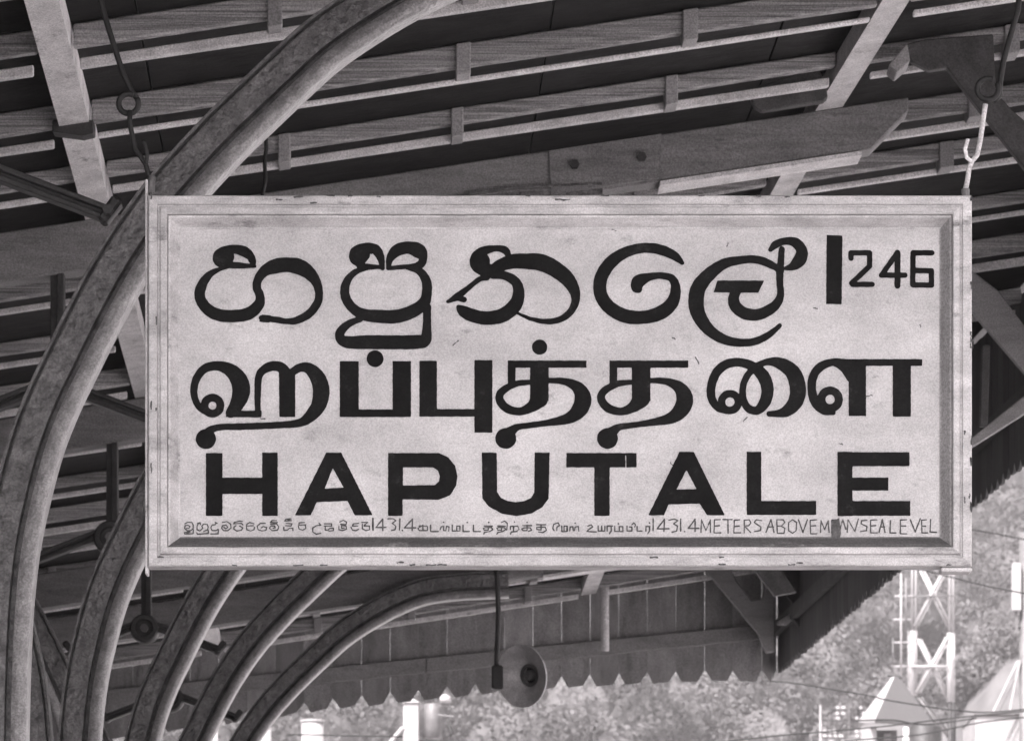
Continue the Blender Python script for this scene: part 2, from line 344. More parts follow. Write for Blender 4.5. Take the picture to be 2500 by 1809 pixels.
# end screen of vertical boards
DS = 34.5; pitch = 69.8
def yb(x):
    return float(np.interp(x, [-600, 0, 405, 600, 816, 1371, 1695, 1900], [1900, 1838, 1786, 1760, 1730, 1677, 1663, 1663]))
for k in range(-31, 4):
    g0 = random.choice([.1,.2,.3,.9,1.1]); x0 = 1650+pitch*k+g0; x1 = 1650+pitch*(k+1)-.15
    if k == 3: x1 = 1895
    sl_ = random.uniform(-.9, .9); d = DS+random.uniform(-.006, .006)
    y0, y1 = yb(x0), yb(x1); rel = (x0+x1)/2
    ztop0 = P(x0, 0, d).x-XV(d); 
    t0 = RW(P(x0, 0, d).x-XV(d), d, -.01); t1 = RW(P(x1, 0, d).x-XV(d), d, -.01)
    jj = [random.uniform(-3, 3) for _ in range(6)]
    pts = [P(x0, y0-27+jj[0], d), P(x0+16+jj[1], y0-1+jj[2]*.7, d), P(x1-16+jj[3], y1-1+jj[4]*.7, d), P(x1, y1-27+jj[5], d), Vector((t1.x-.0004, d, t1.z)), Vector((t0.x+abs(sl_)*.003, d, t0.z))]
    MB().prism(pts, (0, .018, 0)).build('valance_board', M['valance'], roof)
def bandz(x, top): return 1629-.1*(x-800)+(0 if top else 37)
for a, b in ((-520, 260), (260, 1040), (1040, 1880)):
    mb = MB().prism([P(a+1, bandz(a, 0), DS-.05), P(b-1, bandz(b, 0), DS-.05), P(b-1, bandz(b, 1), DS-.05), P(a+1, bandz(a, 1), DS-.05)], (0, .042, 0))
    mb.build('fascia_rail', M['fascia'], roof, bevel=.006)
# track-side valance: boards seen almost edge on
zb = 5.6; d = 34.42; step = .17
proto = None
def eave_pt(d): return Vector((XE(d), d, zb))
dirv = (eave_pt(20)-eave_pt(30)).normalized()
while d > 9.2:
    p = eave_pt(d); H = HZ(p.x-XV(d))-zb-.01
    if proto is None:
        hw = step*.5-.003
        pts = [(-hw, 0, .055), (-hw+.045, 0, 0), (hw-.045, 0, 0), (hw, 0, .055), (hw, 0, 1.0), (-hw, 0, 1.0)]
        me = bpy.data.meshes.new('valance_board_side'); a = [Vector(q_) for q_ in pts]; b = [q_+Vector((0, .018, 0)) for q_ in a]
        me.from_pydata(a+b, [], [tuple(range(6))[::-1], tuple(range(6, 12))]+[(i, (i+1) % 6, (i+1) % 6+6, i+6) for i in range(6)])
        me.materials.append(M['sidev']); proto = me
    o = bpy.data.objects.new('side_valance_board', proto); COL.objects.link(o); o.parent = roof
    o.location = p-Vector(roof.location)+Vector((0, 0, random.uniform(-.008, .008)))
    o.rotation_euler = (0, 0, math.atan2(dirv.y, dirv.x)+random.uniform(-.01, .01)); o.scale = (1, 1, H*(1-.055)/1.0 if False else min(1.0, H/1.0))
    d -= step
for d0, d1 in ((34.4, 27), (27, 19), (19, 9.3)):
    a, b = eave_pt(d0), eave_pt(d1)
    for z in (.28,):
        MB().hexa([a+Vector((-.06,-.01,z)), a+Vector((-.012,-.01,z)), b+Vector((-.012,0,z)), b+Vector((-.06,0,z)), a+Vector((-.06,-.01,z+.1)), a+Vector((-.012,-.01,z+.1)), b+Vector((-.012,0,z+.1)), b+Vector((-.06,0,z+.1))]).build('fascia_rail', M['gusset'], roof)
# bracing against the end screen, right corner
D3 = 33.6
MB().prism([P(x, y, D3) for x, y in [(1722,1392),(1700,1362),(1770,1362),(1800,1420),(1834,1465),(1858,1462),(1868,1440),(1868,1330),(1890,1330),(1890,1590),(1870,1592),(1850,1545)]], (0, .05, 0)).build('corner_brace', M['fascia'], roof, bevel=.006)
MB().prism([P(x, y, D3-.3) for x, y in [(1858,1384),(1860,1380),(2080,1240),(2090,1300),(1975,1440),(1962,1533),(1950,1531),(1938,1512),(1934,1470),(1862,1388)]], (0, .04, 0)).build('gusset_plate', M['gusset'], roof, bevel=.005)
MB().prism([P(x, y, D3-.5) for x, y in [(1974,1446),(1996,1446),(1992,1540),(1972,1538)]], (0, .05, 0)).build('hanger_block', M['fascia'], roof, bevel=.005)
MB().prism([P(x, y, D3-.55) for x, y in [(1985,1432),(2030,1380),(2040,1350),(2062,1350),(2052,1385),(2008,1440)]], (0, .05, 0)).build('hanger_block', M['rafter'], roof, bevel=.005)
MB().tube([P(1897,1522,D3-.2), P(1915,1518,D3-.2), P(1932,1505,D3-.2), P(1936,1490,D3-.2)], [.012,.03,.024,.012], 8).build('eave_knob', M['purlin'], roof, smooth=True)

# pipe and conduit on the end screen
o = MB().tube([P(1477,1300,34.0), P(1477,1588,34.0)], .031, 12).build('conduit_pipe', M['purlin'], smooth=True)
tag(o, 'pale vertical pipe coming down in front of the dark board screen', 'pipe')

# ------------------------------------------------------------------ columns of bent rails
S1 = 15.0/F
def loc1(x, y): return ((x-VX)*S1, EYE+(VY-y)*S1)
arch_px = [(16,4060),(16,3200),(17,2500),(18,2100),(20,1809),(25,1600),(34,1450),(50,1320),(76,1200),(107,1087),(147,985),(188,900),(240,795),(296,690),(354,597),(400,532),(444,476),(505,408),(570,340),(645,268),(724,193),(800,125),(890,62),(990,2),(1090,-48),(1200,-90),(1330,-112),(1480,-122),(1634,-128)]
def catmull(pts, n=4):
    pts = [np.array(p, float) for p in pts]; out = []
    for i in range(len(pts)-1):
        p0 = pts[max(i-1, 0)]; p1 = pts[i]; p2 = pts[i+1]; p3 = pts[min(i+2, len(pts)-1)]
        for t in np.linspace(0, 1, n, endpoint=False):
            out.append(.5*((2*p1)+(-p0+p2)*t+(2*p0-5*p1+4*p2-p3)*t*t+(-p0+3*p1-3*p2+p3)*t**3))
    out.append(pts[-1]); return out
arch = [np.array(loc1(*p)) for p in arch_px]; arch = catmull(arch, 4)
px = S1
# rail section: u along the normal (+ = inner side, the rail head), v = depth
def rnd(cx, cy, r, a0, a1, n=4): return [(cx+r*math.cos(t), cy+r*math.sin(t)) for t in np.linspace(math.radians(a0), math.radians(a1), n)]
sec_head = [(2*px, -.014)]+[(6*px, -.034)]+rnd(34*px, -.022, 13*px, -90, -10, 4)+rnd(34*px, .022, 13*px, 10, 90, 4)+[(6*px, .034), (2*px, .014)]
sec_web = [(-66*px, -.012), (3*px, -.012), (3*px, .012), (-66*px, .012)]
sec_foot = [(-82*px, -.052), (-76*px, -.056), (-66*px, -.020), (-66*px, .020), (-76*px, .056), (-82*px, .052)]
# one continuous outline
sec = [(-82*px, -.055), (-75*px, -.055), (-74*px, -.016), (-68*px, -.016), (-66*px, -.044), (-7*px, -.044), (-5*px, -.006), (12*px, -.006), (12*px, .006), (-5*px, .006), (-7*px, .044), (-66*px, .044), (-68*px, .016), (-74*px, .016), (-75*px, .055), (-82*px, .055)]
sec_h = [(10.5*px, -.056), (13*px, -.060)]+rnd(33*px, -.044, 16*px, -95, -5, 6)+rnd(33*px, .044, 16*px, 5, 95, 6)+[(13*px, .060), (10.5*px, .056)]

AX = loc1(-63, 0)[0]
def arch_mb(D, mirror=False, sec=sec):
    mb = MB(); n = len(sec); vs_ = []
    for i, p in enumerate(arch):
        a = arch[max(i-1, 0)]; b = arch[min(i+1, len(arch)-1)]; t = (b-a)/np.linalg.norm(b-a); nn = np.array([t[1], -t[0]])
        for u, v in sec:
            q_ = p+nn*u; x = q_[0]
            if mirror: x = 2*AX-x
            vs_.append((XV(D)+x, D+v, q_[1]))
    fs = [(i*n+k, i*n+(k+1) % n, (i+1)*n+(k+1) % n, (i+1)*n+k) for i in range(len(arch)-1) for k in range(n)]
    fs += [tuple(range(n)), tuple(range((len(arch)-1)*n, len(arch)*n))]
    return mb.add(vs_, fs)
def bar(mb, D, p, q_, w0, w1, th=.05, off=0.0):
    a = np.array(loc1(*p)); b = np.array(loc1(*q_)); t = (b-a)/np.linalg.norm(b-a); nn = np.array([-t[1], t[0]])*S1
    c = [a+nn*w0/2, b+nn*w1/2, b-nn*w1/2, a-nn*w0/2]
    return mb.prism([(XV(D)+v[0], D+off-th/2, v[1]) for v in c], (0, th, 0))
MX = lambda x: -126-x
def make_column(D, label):
    r = empty('canopy_column', (XV(D)+AX, D, 0), label, 'column', 'rail-built canopy columns along the platform')
    ar = arch_mb(D).build('rail_arch', M['rail'], r, smooth=False)
    al = arch_mb(D, True).build('rail_arch', M['rail'], r)
    hr_ = arch_mb(D, False, sec_h).build('rail_head', M['head'], ar); hl_ = arch_mb(D, True, sec_h).build('rail_head', M['head'], al)
    for o in (ar, al, hr_, hl_): smooth_auto(o)
    b1 = MB(); bar(b1, D, (-63, 430), (-63, 60), 34, 30, .03); bar(b1, D, (-47, 425), (-47, 62), 26, 22, .08, .01)
    b1.build('king_post', M['iron'], r, bevel=.004)
    c = loc1(-63, 430); cc = (XV(D)+c[0], D-.05, c[1])
    ring = MB(); N = 28
    def circ(rad, y): return [(cc[0]+rad*math.cos(t), y, cc[2]+rad*math.sin(t)) for t in np.linspace(0, 2*math.pi, N, endpoint=False)]
    prof_ = [(.088, D+.05), (.088, D-.03), (.078, D-.05), (.055, D-.05), (.047, D-.035), (.030, D-.03)]
    vs_ = []
    for rad, y in prof_: vs_ += circ(rad, y)
    fs = [(j*N+i, j*N+(i+1) % N, (j+1)*N+(i+1) % N, (j+1)*N+i) for j in range(len(prof_)-1) for i in range(N)]
    fs += [tuple(range(N)), tuple(range((len(prof_)-1)*N, len(prof_)*N))]
    bs = ring.add(vs_, fs).build('boss', M['iron'], r); smooth_auto(bs)
    MB().disc((cc[0], D-.062, cc[2]), .026, .034, 6).build('bolt', M['galv'], bs)
    for s in (0, 1):
        f = (lambda x: x) if s == 0 else MX
        m1 = MB()
        bar(m1, D, (f(-20), 405), (f(262), 512), 15, 13, .075, 0); bar(m1, D, (f(-22), 430), (f(255), 535), 15, 13, .075, 0); bar(m1, D, (f(-22), 417), (f(258), 524), 28, 24, .022, 0)
        m1.build('tie_arm', M['iron'], r, bevel=.004)
        m2 = MB(); bar(m2, D, (f(248), 545), (f(290), 488), 26, 30, .085); 
        sh = m2.build('arm_shoe', M['iron'], r, bevel=.01)
        c2 = loc1(f(268), 522); MB().disc((XV(D)+c2[0], D-.075, c2[1]), .018, .03, 6).build('bolt', M['iron'], sh)
    MB().box(XV(D)+AX-.2, XV(D)+AX+.2, D-.16, D+.16, 0, .45).build('pedestal', M['concrete'], r, bevel=.03)
    return r
def smooth_auto(o):
    me = o.data; me.polygons.foreach_set('use_smooth', [True]*len(me.polygons))
    bm = bmesh.new(); bm.from_mesh(me)
    for e in bm.edges: e.smooth = not (e.is_manifold and e.calc_face_angle(0) > .7)
    bm.to_mesh(me); bm.free()
labs = ['nearest rail-built column, its wide arch crossing in front of the upper left roof',
        'second rail-built column, its arch vanishing behind the lower left corner of the nameboard',
        'third rail-built column, its arch meeting the nameboard just right of the lower left corner',
        'fourth rail-built column, its arch passing behind the nameboard below the first big letters',
        'farthest rail-built column, its whole arch tip showing beside the loudspeaker rod']
c0 = make_column(COLD[0], labs[0])
def kids(o): return [c for c in bpy.data.objects if c.parent == o]
for D, lb in zip(COLD[1:], labs[1:]):
    r = c0.copy(); COL.objects.link(r); r.location = (XV(D)+AX, D, 0); r['label'] = lb
    for ch in kids(c0):
        c = ch.copy(); COL.objects.link(c); c.parent = r
        for g in kids(ch):
            g2 = g.copy(); COL.objects.link(g2); g2.parent = c

# ------------------------------------------------------------------ the nameboard
SD = 13.0; PX = SD/F
X0, X1, Y0, Y1 = 363, 2371, 481, 1385
sign = empty('station_nameboard', P(1367, 933, SD), 'large white framed station nameboard with black Sinhala, Tamil and English lettering', 'sign')
# frame profile: (inset px, proud metres)
FP = [(0, -.052), (0, .018), (3, .024), (22, .026), (24, .019), (28, .019), (31, .028), (44, .030), (47, .026), (50, .020), (54, .018), (72, -.014), (76, -.014), (76, -.052)]
def frame_rail(side, name, mm):
    n = len(FP); vs_ = []
    L_ = {'top': ((X0, Y0), (X1, Y0), (1, 1), (-1, 1)), 'bottom': ((X0, Y1), (X1, Y1), (1, -1), (-1, -1)), 'left': ((X0, Y0), (X0, Y1), (1, 1), (1, -1)), 'right': ((X1, Y0), (X1, Y1), (-1, 1), (-1, -1))}[side]
    a, b, ia, ib = L_; N = 24
    for j in range(N+1):
        t = j/N; wob = .0006*math.sin(j*2.3+len(side)) if 0 < j < N else 0
        for ins, pr in FP:
            pa = (a[0]+ia[0]*ins, a[1]+ia[1]*ins); pb = (b[0]+ib[0]*ins, b[1]+ib[1]*ins)
            x = pa[0]*(1-t)+pb[0]*t; y = pa[1]*(1-t)+pb[1]*t
            p = P(x, y, SD); vs_.append(p+Vector((0, -pr+wob, wob)))
    fs = [(j*n+k, j*n+k+1, (j+1)*n+k+1, (j+1)*n+k) for j in range(N) for k in range(n-1)]
    fs += [(j*n+n-1, j*n, (j+1)*n, (j+1)*n+n-1) for j in range(N)]
    fs += [tuple(range(n)), tuple(range(N*n, (N+1)*n))]
    return MB().add(vs_, fs).build(name, mm, sign)
FULL = FP
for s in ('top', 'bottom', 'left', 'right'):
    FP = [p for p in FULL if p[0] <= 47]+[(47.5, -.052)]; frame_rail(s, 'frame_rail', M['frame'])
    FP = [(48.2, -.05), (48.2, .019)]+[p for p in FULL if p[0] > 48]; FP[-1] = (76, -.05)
    frame_rail(s, 'inner_moulding', {'bottom': M['grime'], 'right': M['side_shade']}.get(s, M['frame']))
bd = [Y0+70, 640, 730, 821, 913, 1010, 1100, 1205, Y1-70]
for a, b in zip(bd[:-1], bd[1:]):
    p = P(X0+70, b-.03, SD); q_ = P(X1-70, a+.03, SD)
    MB().box(p.x, q_.x, SD+.016+random.uniform(0, .0002), SD+.04, p.z, q_.z).build('panel_board', M['board'], sign, bevel=.0002)
TXT_Y = SD+.0145

# lettering: union of strokes and polygons traced as fields, contoured into flat paint
def seg_dist(px_, py_, x0, y0, x1, y1):
    dx, dy = x1-x0, y1-y0; L2 = dx*dx+dy*dy+1e-9
    t = np.clip(((px_-x0)*dx+(py_-y0)*dy)/L2, 0, 1)
    return np.hypot(px_-x0-t*dx, py_-y0-t*dy)
def poly_sdf(px_, py_, poly):
    d = np.full(px_.shape, 1e9); ins = np.zeros(px_.shape, bool); n = len(poly)
    for i in range(n):
        x0, y0 = poly[i]; x1, y1 = poly[(i+1) % n]
        d = np.minimum(d, seg_dist(px_, py_, x0, y0, x1, y1))
        if y0 != y1:
            c = ((y0 > py_) != (y1 > py_)) & (px_ < (x1-x0)*(py_-y0)/(y1-y0)+x0); ins ^= c
    return np.where(ins, d, -d)
def field(items, cell, pad=8):
    """items in photo px: ('s', [(x,y,w)..]) smooth stroke, ('l', pts, w) straight stroke, ('p', pts) polygon, ('h', pts) hole"""
    prim = []
    for it in items:
        if it[0] == 's': prim.append(('s', catmull(it[1], 8)))
        elif it[0] == 'l': prim.append(('s', [np.array((x, y, it[2])) for x, y in it[1]]))
        else: prim.append(it)
    allp = [tuple(p[:2]) for q_ in prim for p in q_[1]]; mw = max([p[2] for q_ in prim if q_[0] == 's' for p in q_[1]]+[0])/2
    xa = min(p[0] for p in allp)-mw-pad; xb = max(p[0] for p in allp)+mw+pad; ya = min(p[1] for p in allp)-mw-pad; yb_ = max(p[1] for p in allp)+mw+pad
    gx = np.arange(xa, xb, cell); gy = np.arange(ya, yb_, cell); X, Y = np.meshgrid(gx, gy); f = np.full(X.shape, -1e9)
    for q_ in prim:
        if q_[0] == 's':
            pts = q_[1]
            for a, b in zip(pts[:-1], pts[1:]):
                r = max(a[2], b[2])/2+3
                i0 = max(0, int((min(a[0], b[0])-r-xa)/cell)); i1 = int((max(a[0], b[0])+r-xa)/cell)+2
                j0 = max(0, int((min(a[1], b[1])-r-ya)/cell)); j1 = int((max(a[1], b[1])+r-ya)/cell)+2
                Xs, Ys = X[j0:j1, i0:i1], Y[j0:j1, i0:i1]
                dx, dy = b[0]-a[0], b[1]-a[1]; t = np.clip(((Xs-a[0])*dx+(Ys-a[1])*dy)/(dx*dx+dy*dy+1e-9), 0, 1)
                g = (a[2]*(1-t)+b[2]*t)/2-np.hypot(Xs-a[0]-t*dx, Ys-a[1]-t*dy)
                f[j0:j1, i0:i1] = np.maximum(f[j0:j1, i0:i1], g)
        elif q_[0] == 'p': f = np.maximum(f, poly_sdf(X, Y, q_[1]))
        elif q_[0] == 'h': f = np.minimum(f, -poly_sdf(X, Y, q_[1]))
    f = np.maximum(f, -20)
    f += .35*np.sin(X*.21+Y*.13)*np.sin(Y*.27-X*.05)
    f[0, :] = f[-1, :] = -5; f[:, 0] = f[:, -1] = -5
    return gx, gy, f
def contour_mesh(gx, gy, f):
    ins = f > 0; c4 = ins[:-1, :-1].astype(int)+ins[:-1, 1:]+ins[1:, 1:]+ins[1:, :-1]
    V = []; Fc = []; idx = {}
    def vid(x, y):
        k = (round(x*50), round(y*50))
        if k not in idx: idx[k] = len(V); V.append((x, y))
        return idx[k]
    for j in range(c4.shape[0]):
        row = c4[j]; i = 0; nz = np.nonzero(row)[0]
        if len(nz) == 0: continue
        i = nz[0]; last = nz[-1]
        while i <= last:
            if row[i] == 4:
                k = i
                while k <= last and row[k] == 4: k += 1
                Fc.append([vid(gx[i], gy[j]), vid(gx[k], gy[j]), vid(gx[k], gy[j+1]), vid(gx[i], gy[j+1])]); i = k; continue
            if row[i] > 0:
                cs = [(i, j), (i+1, j), (i+1, j+1), (i, j+1)]; poly = []
                for a in range(4):
                    (ax, ay), (bx, by) = cs[a], cs[(a+1) % 4]; fa, fb = f[ay, ax], f[by, bx]
                    if fa > 0: poly.append(vid(gx[ax], gy[ay]))
                    if (fa > 0) != (fb > 0):
                        t = fa/(fa-fb); poly.append(vid(gx[ax]+(gx[bx]-gx[ax])*t, gy[ay]+(gy[by]-gy[ay])*t))
                pp = []
                for v in poly:
                    if not pp or pp[-1] != v: pp.append(v)
                if pp and pp[0] == pp[-1]: pp.pop()
                if len(set(pp)) >= 3 and len(set(pp)) == len(pp): Fc.append(pp)
            i += 1
    return V, Fc
def paint(name, items, m, cell=1.6, yy=None):
    V, Fc = contour_mesh(*field(items, cell)); yy = TXT_Y if yy is None else yy
    org = parent_loc(sign); me = bpy.data.meshes.new(name)
    me.from_pydata([tuple(Vector((p.x, yy, p.z))-org) for p in (P(x, y, SD) for x, y in V)], [], Fc); me.update(); me.materials.append(m)
    o = bpy.data.objects.new(name, me); COL.objects.link(o); o.parent = sign
    if name == 'caption_lettering': o['kind'] = 'stuff'
    return o
KA = 2.0509
def A(items, ox=340, oy=460, k=KA):
    out = []
    for it in items:
        if it[0] == 's': out.append(('s', [(ox+x/k, oy+y/k, w_/k) for x, y, w_ in it[1]]))
        elif it[0] == 'l': out.append(('l', [(ox+x/k, oy+y/k) for x, y in it[1]], it[2]/k))
        else: out.append((it[0], [(ox+x/k, oy+y/k) for x, y in it[1]]))
    return out
def Bc(items): return A(items, 1340, 460)
def rect(x0, y0, x1, y1): return ('p', [(x0, y0), (x1, y0), (x1, y1), (x0, y1)])
def dot(x, y, r): return ('s', [(x-.5, y, 2*r), (x+.5, y, 2*r)])
def ring(cx, cy, r, w_): return ('s', [(cx+r*math.cos(t), cy+r*math.sin(t), w_) for t in np.linspace(0, 2*math.pi, 13)])
G = []
G.append(A([('s', [(574,385,14),(562,350,40),(525,312,54),(460,300,44),(410,325,66),(400,352,66),(412,378,30)]), dot(430,338,44), ('s', [(400,378,26),(470,380,34),(530,383,26),(578,385,16)]), ('h', [(470,357),(480,341),(510,336),(542,350),(546,360),(500,364)]),
 ('s', [(470,384,14),(400,400,22),(345,432,38),(308,490,52),(303,545,54),(340,600,58),(400,630,62),(480,634,62),(550,620,64),(598,575,54),(602,530,44),(588,495,42),(592,455,44),(625,410,54),(680,385,74),(740,378,74),(800,388,80),(850,420,66),(885,465,48),(899,520,40),(890,570,42),(850,622,42),(790,655,38),(740,661,30),(680,652,32),(610,643,26)]), ('p', [(598,663),(612,626),(660,632),(650,668)])]))
G.append(A([('s', [(1100,380,24),(1076,350,46),(1085,315,60),(1130,296,56),(1180,302,54),(1207,340,40),(1218,395,22)]), dot(1108,330,46), ('s', [(1100,384,28),(1160,386,24),(1220,392,18)]), ('h', [(1128,371),(1150,345),(1168,320),(1188,345),(1188,372)]),
 ('s', [(1245,396,20),(1256,345,40),(1290,306,60),(1345,292,62),(1398,308,74),(1420,340,44),(1405,378,40),(1340,386,26),(1245,396,20)]), ('h', [(1275,374),(1300,346),(1340,335),(1382,350),(1384,368),(1350,376)]),
 ('s', [(1200,392,14),(1140,396,20),(1085,412,30),(1045,450,38),(1028,500,46),(1036,550,48),(1070,596,50),(1120,626,58),(1200,636,66),(1290,636,68),(1370,610,66),(1425,568,58),(1440,510,50),(1435,455,48),(1400,408,38),(1340,392,22)]),
 ('s', [(1105,650,30),(1050,672,36),(1008,712,46),(1008,750,50),(1050,766,62),(1150,765,70),(1280,766,70),(1390,764,70),(1432,752,60),(1440,680,42),(1440,590,42)])]))
G.append(A([('s', [(1853,345,24),(1832,305,38),(1780,296,32),(1720,312,50),(1688,348,64),(1695,385,64),(1740,405,70),(1790,412,60)]), dot(1710,360,46), ('h', [(1757,325),(1800,322),(1828,342),(1790,360),(1770,372)]),
 ('s', [(1750,418,40),(1800,385,60),(1865,362,72),(1930,360,78),(2010,366,86),(2080,398,82),(2140,445,74),(2178,505,56),(2184,560,42),(2160,612,36),(2110,650,32),(2040,662,28),(1960,648,20),(1890,618,14)]),
 ('s', [(1740,440,34),(1700,452,26),(1640,500,28),(1590,538,36),(1550,560,18)]), ('l', [(1545,562),(1600,548)], 18), ('s', [(1590,545,22),(1625,552,30)]),
 ('s', [(1598,590,24),(1625,612,58),(1670,632,66),(1740,645,68),(1820,630,72),(1880,582,70),(1900,520,58),(1885,465,50),(1830,432,44),(1770,432,34)])]))
G.append(Bc([('s', [(668,368,22),(625,330,46),(550,300,52),(470,294,50),(380,318,56),(305,372,64),(260,450,66),(262,530,66),(310,596,68),(390,636,70),(480,640,66),(560,618,70),(618,568,64),(636,500,50),(618,448,40),(560,432,34),(500,440,42),(452,460,66),(440,488,56),(448,500,40)])]))
G.append(Bc([('s', [(1140,392,34),(1080,362,42),(1020,350,40),(960,355,42),(880,372,52),(805,425,66),(752,490,76),(738,560,78),(752,630,72),(800,700,60),(870,748,50),(950,767,42),(1030,762,38),(1100,730,34),(1158,682,22)]),
 ('s', [(1168,300,30),(1163,360,34),(1158,420,38),(1158,470,34),(1162,520,36),(1148,565,44),(1110,600,54),(1050,627,58),(985,622,60),(940,590,60),(926,550,56),(938,510,50)]),
 ('p', [(845,456),(1080,457),(1050,518),(826,516)]),
 ('s', [(1112,302,24),(1135,278,38),(1180,260,36),(1235,266,50),(1268,308,56),(1258,352,66),(1225,384,44),(1185,396,18)]), ('s', [(1128,390,20),(1162,410,36)])]))
G.append(Bc([('p', [(1393,228),(1472,232),(1468,576),(1390,574)])]))
G.append(Bc([('l', [(1515,345),(1515,318),(1608,318),(1608,385),(1518,470),(1522,476),(1620,476)], 27)]))
G.append(Bc([('l', [(1745,320),(1668,430),(1785,430)], 27), ('l', [(1748,318),(1748,482)], 30)]))
G.append(Bc([('l', [(1920,318),(1826,318),(1824,478),(1918,480),(1918,408),(1830,406)], 27)]))
# Tamil row
G.append(A([ring(365,1083,40,40), ('s', [(345,1122,30),(295,1085,34),(272,1020,36),(284,950,40),(330,895,44),(400,885,50),(460,910,70),(500,960,88),(508,1020,88),(485,1080,70),(455,1120,50)]), ('p', [(430,1140),(450,1108),(612,1108),(610,1142)]),
 ('s', [(592,1125,28),(592,1000,34),(602,925,38),(650,888,48),(705,890,52),(740,930,60)]), ('p', [(698,905),(780,905),(780,1140),(700,1140)]),
 ('s', [(765,915,40),(805,892,44),(850,898,58),(893,945,78),(910,1010,84),(897,1080,76),(855,1135,60),(805,1168,42),(700,1180,34),(500,1188,34),(410,1190,32),(355,1205,40),(330,1240,60)]), dot(332,1250,50)]))
G.append(A([rect(1003,860,1098,1138), rect(1268,860,1360,1138), rect(1003,1102,1358,1140), dot(1180,848,42)]))
G.append(A([rect(1402,858,1490,1138), rect(1402,1100,1700,1138), rect(1678,855,1768,1218)]))
def tha(dx, dot_=True):
    it = [rect(1845+dx,857,2240+dx,893), rect(1845+dx,860,1884+dx,985), rect(1957+dx,870,2050+dx,1060),
      ('s', [(1965+dx,965,24),(1885+dx,974,32),(1818+dx,1010,38),(1804+dx,1052,42),(1840+dx,1096,44),(1905+dx,1112,40),(1965+dx,1088,56),(2003+dx,1050,88)]),
      ('s', [(2045+dx,957,26),(2130+dx,962,36),(2195+dx,992,60),(2222+dx,1045,84),(2205+dx,1102,80),(2150+dx,1146,56),(2050+dx,1168,34),(1950+dx,1182,30),(1890+dx,1192,36),(1850+dx,1222,60)]), dot(1835+dx,1247,52)]
    if dot_: it.append(dot(2005+dx,790,38))
    return A(it)
G.append(tha(0)); G.append(tha(510, False))
G.append(Bc([ring(908,1065,42,38), ('s', [(890,1112,26),(850,1095,36),(818,1050,42),(814,990,44),(838,922,46),(885,878,46),(950,866,44),(1020,886,50),(1075,935,64),(1096,1000,62),(1083,1065,58),(1045,1106,44),(1002,1098,40),(976,1055,36),(972,1000,34),(988,945,34),(1030,895,36),(1095,864,34),(1160,872,60),(1222,915,76),(1248,990,82),(1238,1060,76),(1195,1108,58),(1150,1122,38),(1105,1124,28)])]))
G.append(Bc([ring(1410,1052,44,42), ('s', [(1425,1118,26),(1375,1108,38),(1335,1065,46),(1318,1000,44),(1326,935,44),(1365,886,44),(1430,864,36),(1500,868,34)]), ('s', [(1430,868,34),(1480,890,50),(1530,935,80)]), rect(1503,880,1590,1135), rect(1440,850,1872,884), rect(1724,870,1815,1138)]))
# English row
G.append(A([rect(332,1320,415,1635), rect(614,1318,692,1635), rect(400,1443,630,1525)]))
def capA(ps, hole): return [('p', ps), ('h', hole)]
G.append(A(capA([(935,1318),(1010,1318),(1168,1632),(1078,1632),(1042,1560),(888,1566),(858,1632),(778,1632)], [(968,1396),(1022,1493),(928,1498)])))
G.append(A(capA([(1245,1320),(1500,1320),(1548,1342),(1582,1385),(1593,1435),(1586,1485),(1556,1532),(1500,1554),(1318,1552),(1318,1635),(1245,1635)], [(1320,1392),(1470,1392),(1496,1410),(1504,1438),(1500,1462),(1480,1480),(1320,1483)])))
G.append(A([('p', [(1715,1318),(1790,1318),(1792,1515),(1812,1545),(1845,1560),(1885,1566),(1930,1560),(1962,1544),(1978,1518),(1980,1318),(2055,1318),(2050,1548),(2020,1590),(1965,1622),(1890,1636),(1815,1624),(1750,1588),(1718,1548)])]))
G.append(Bc([rect(88,1320,440,1392), rect(228,1380,305,1635), ('h', [(383,1332),(387,1332),(389,1395),(384,1395)])]))
G.append(Bc(capA([(655,1314),(727,1314),(883,1632),(793,1632),(755,1573),(600,1578),(578,1632),(498,1632)], [(690,1405),(740,1500),(640,1503)])))
G.append(Bc([rect(992,1314,1065,1630), rect(992,1560,1340,1630)]))
G.append(Bc([rect(1447,1314,1522,1636), rect(1447,1316,1808,1386), rect(1447,1443,1702,1508), rect(1447,1560,1812,1634)]))
for g in G: paint('painted_letter', g, M['ink'])
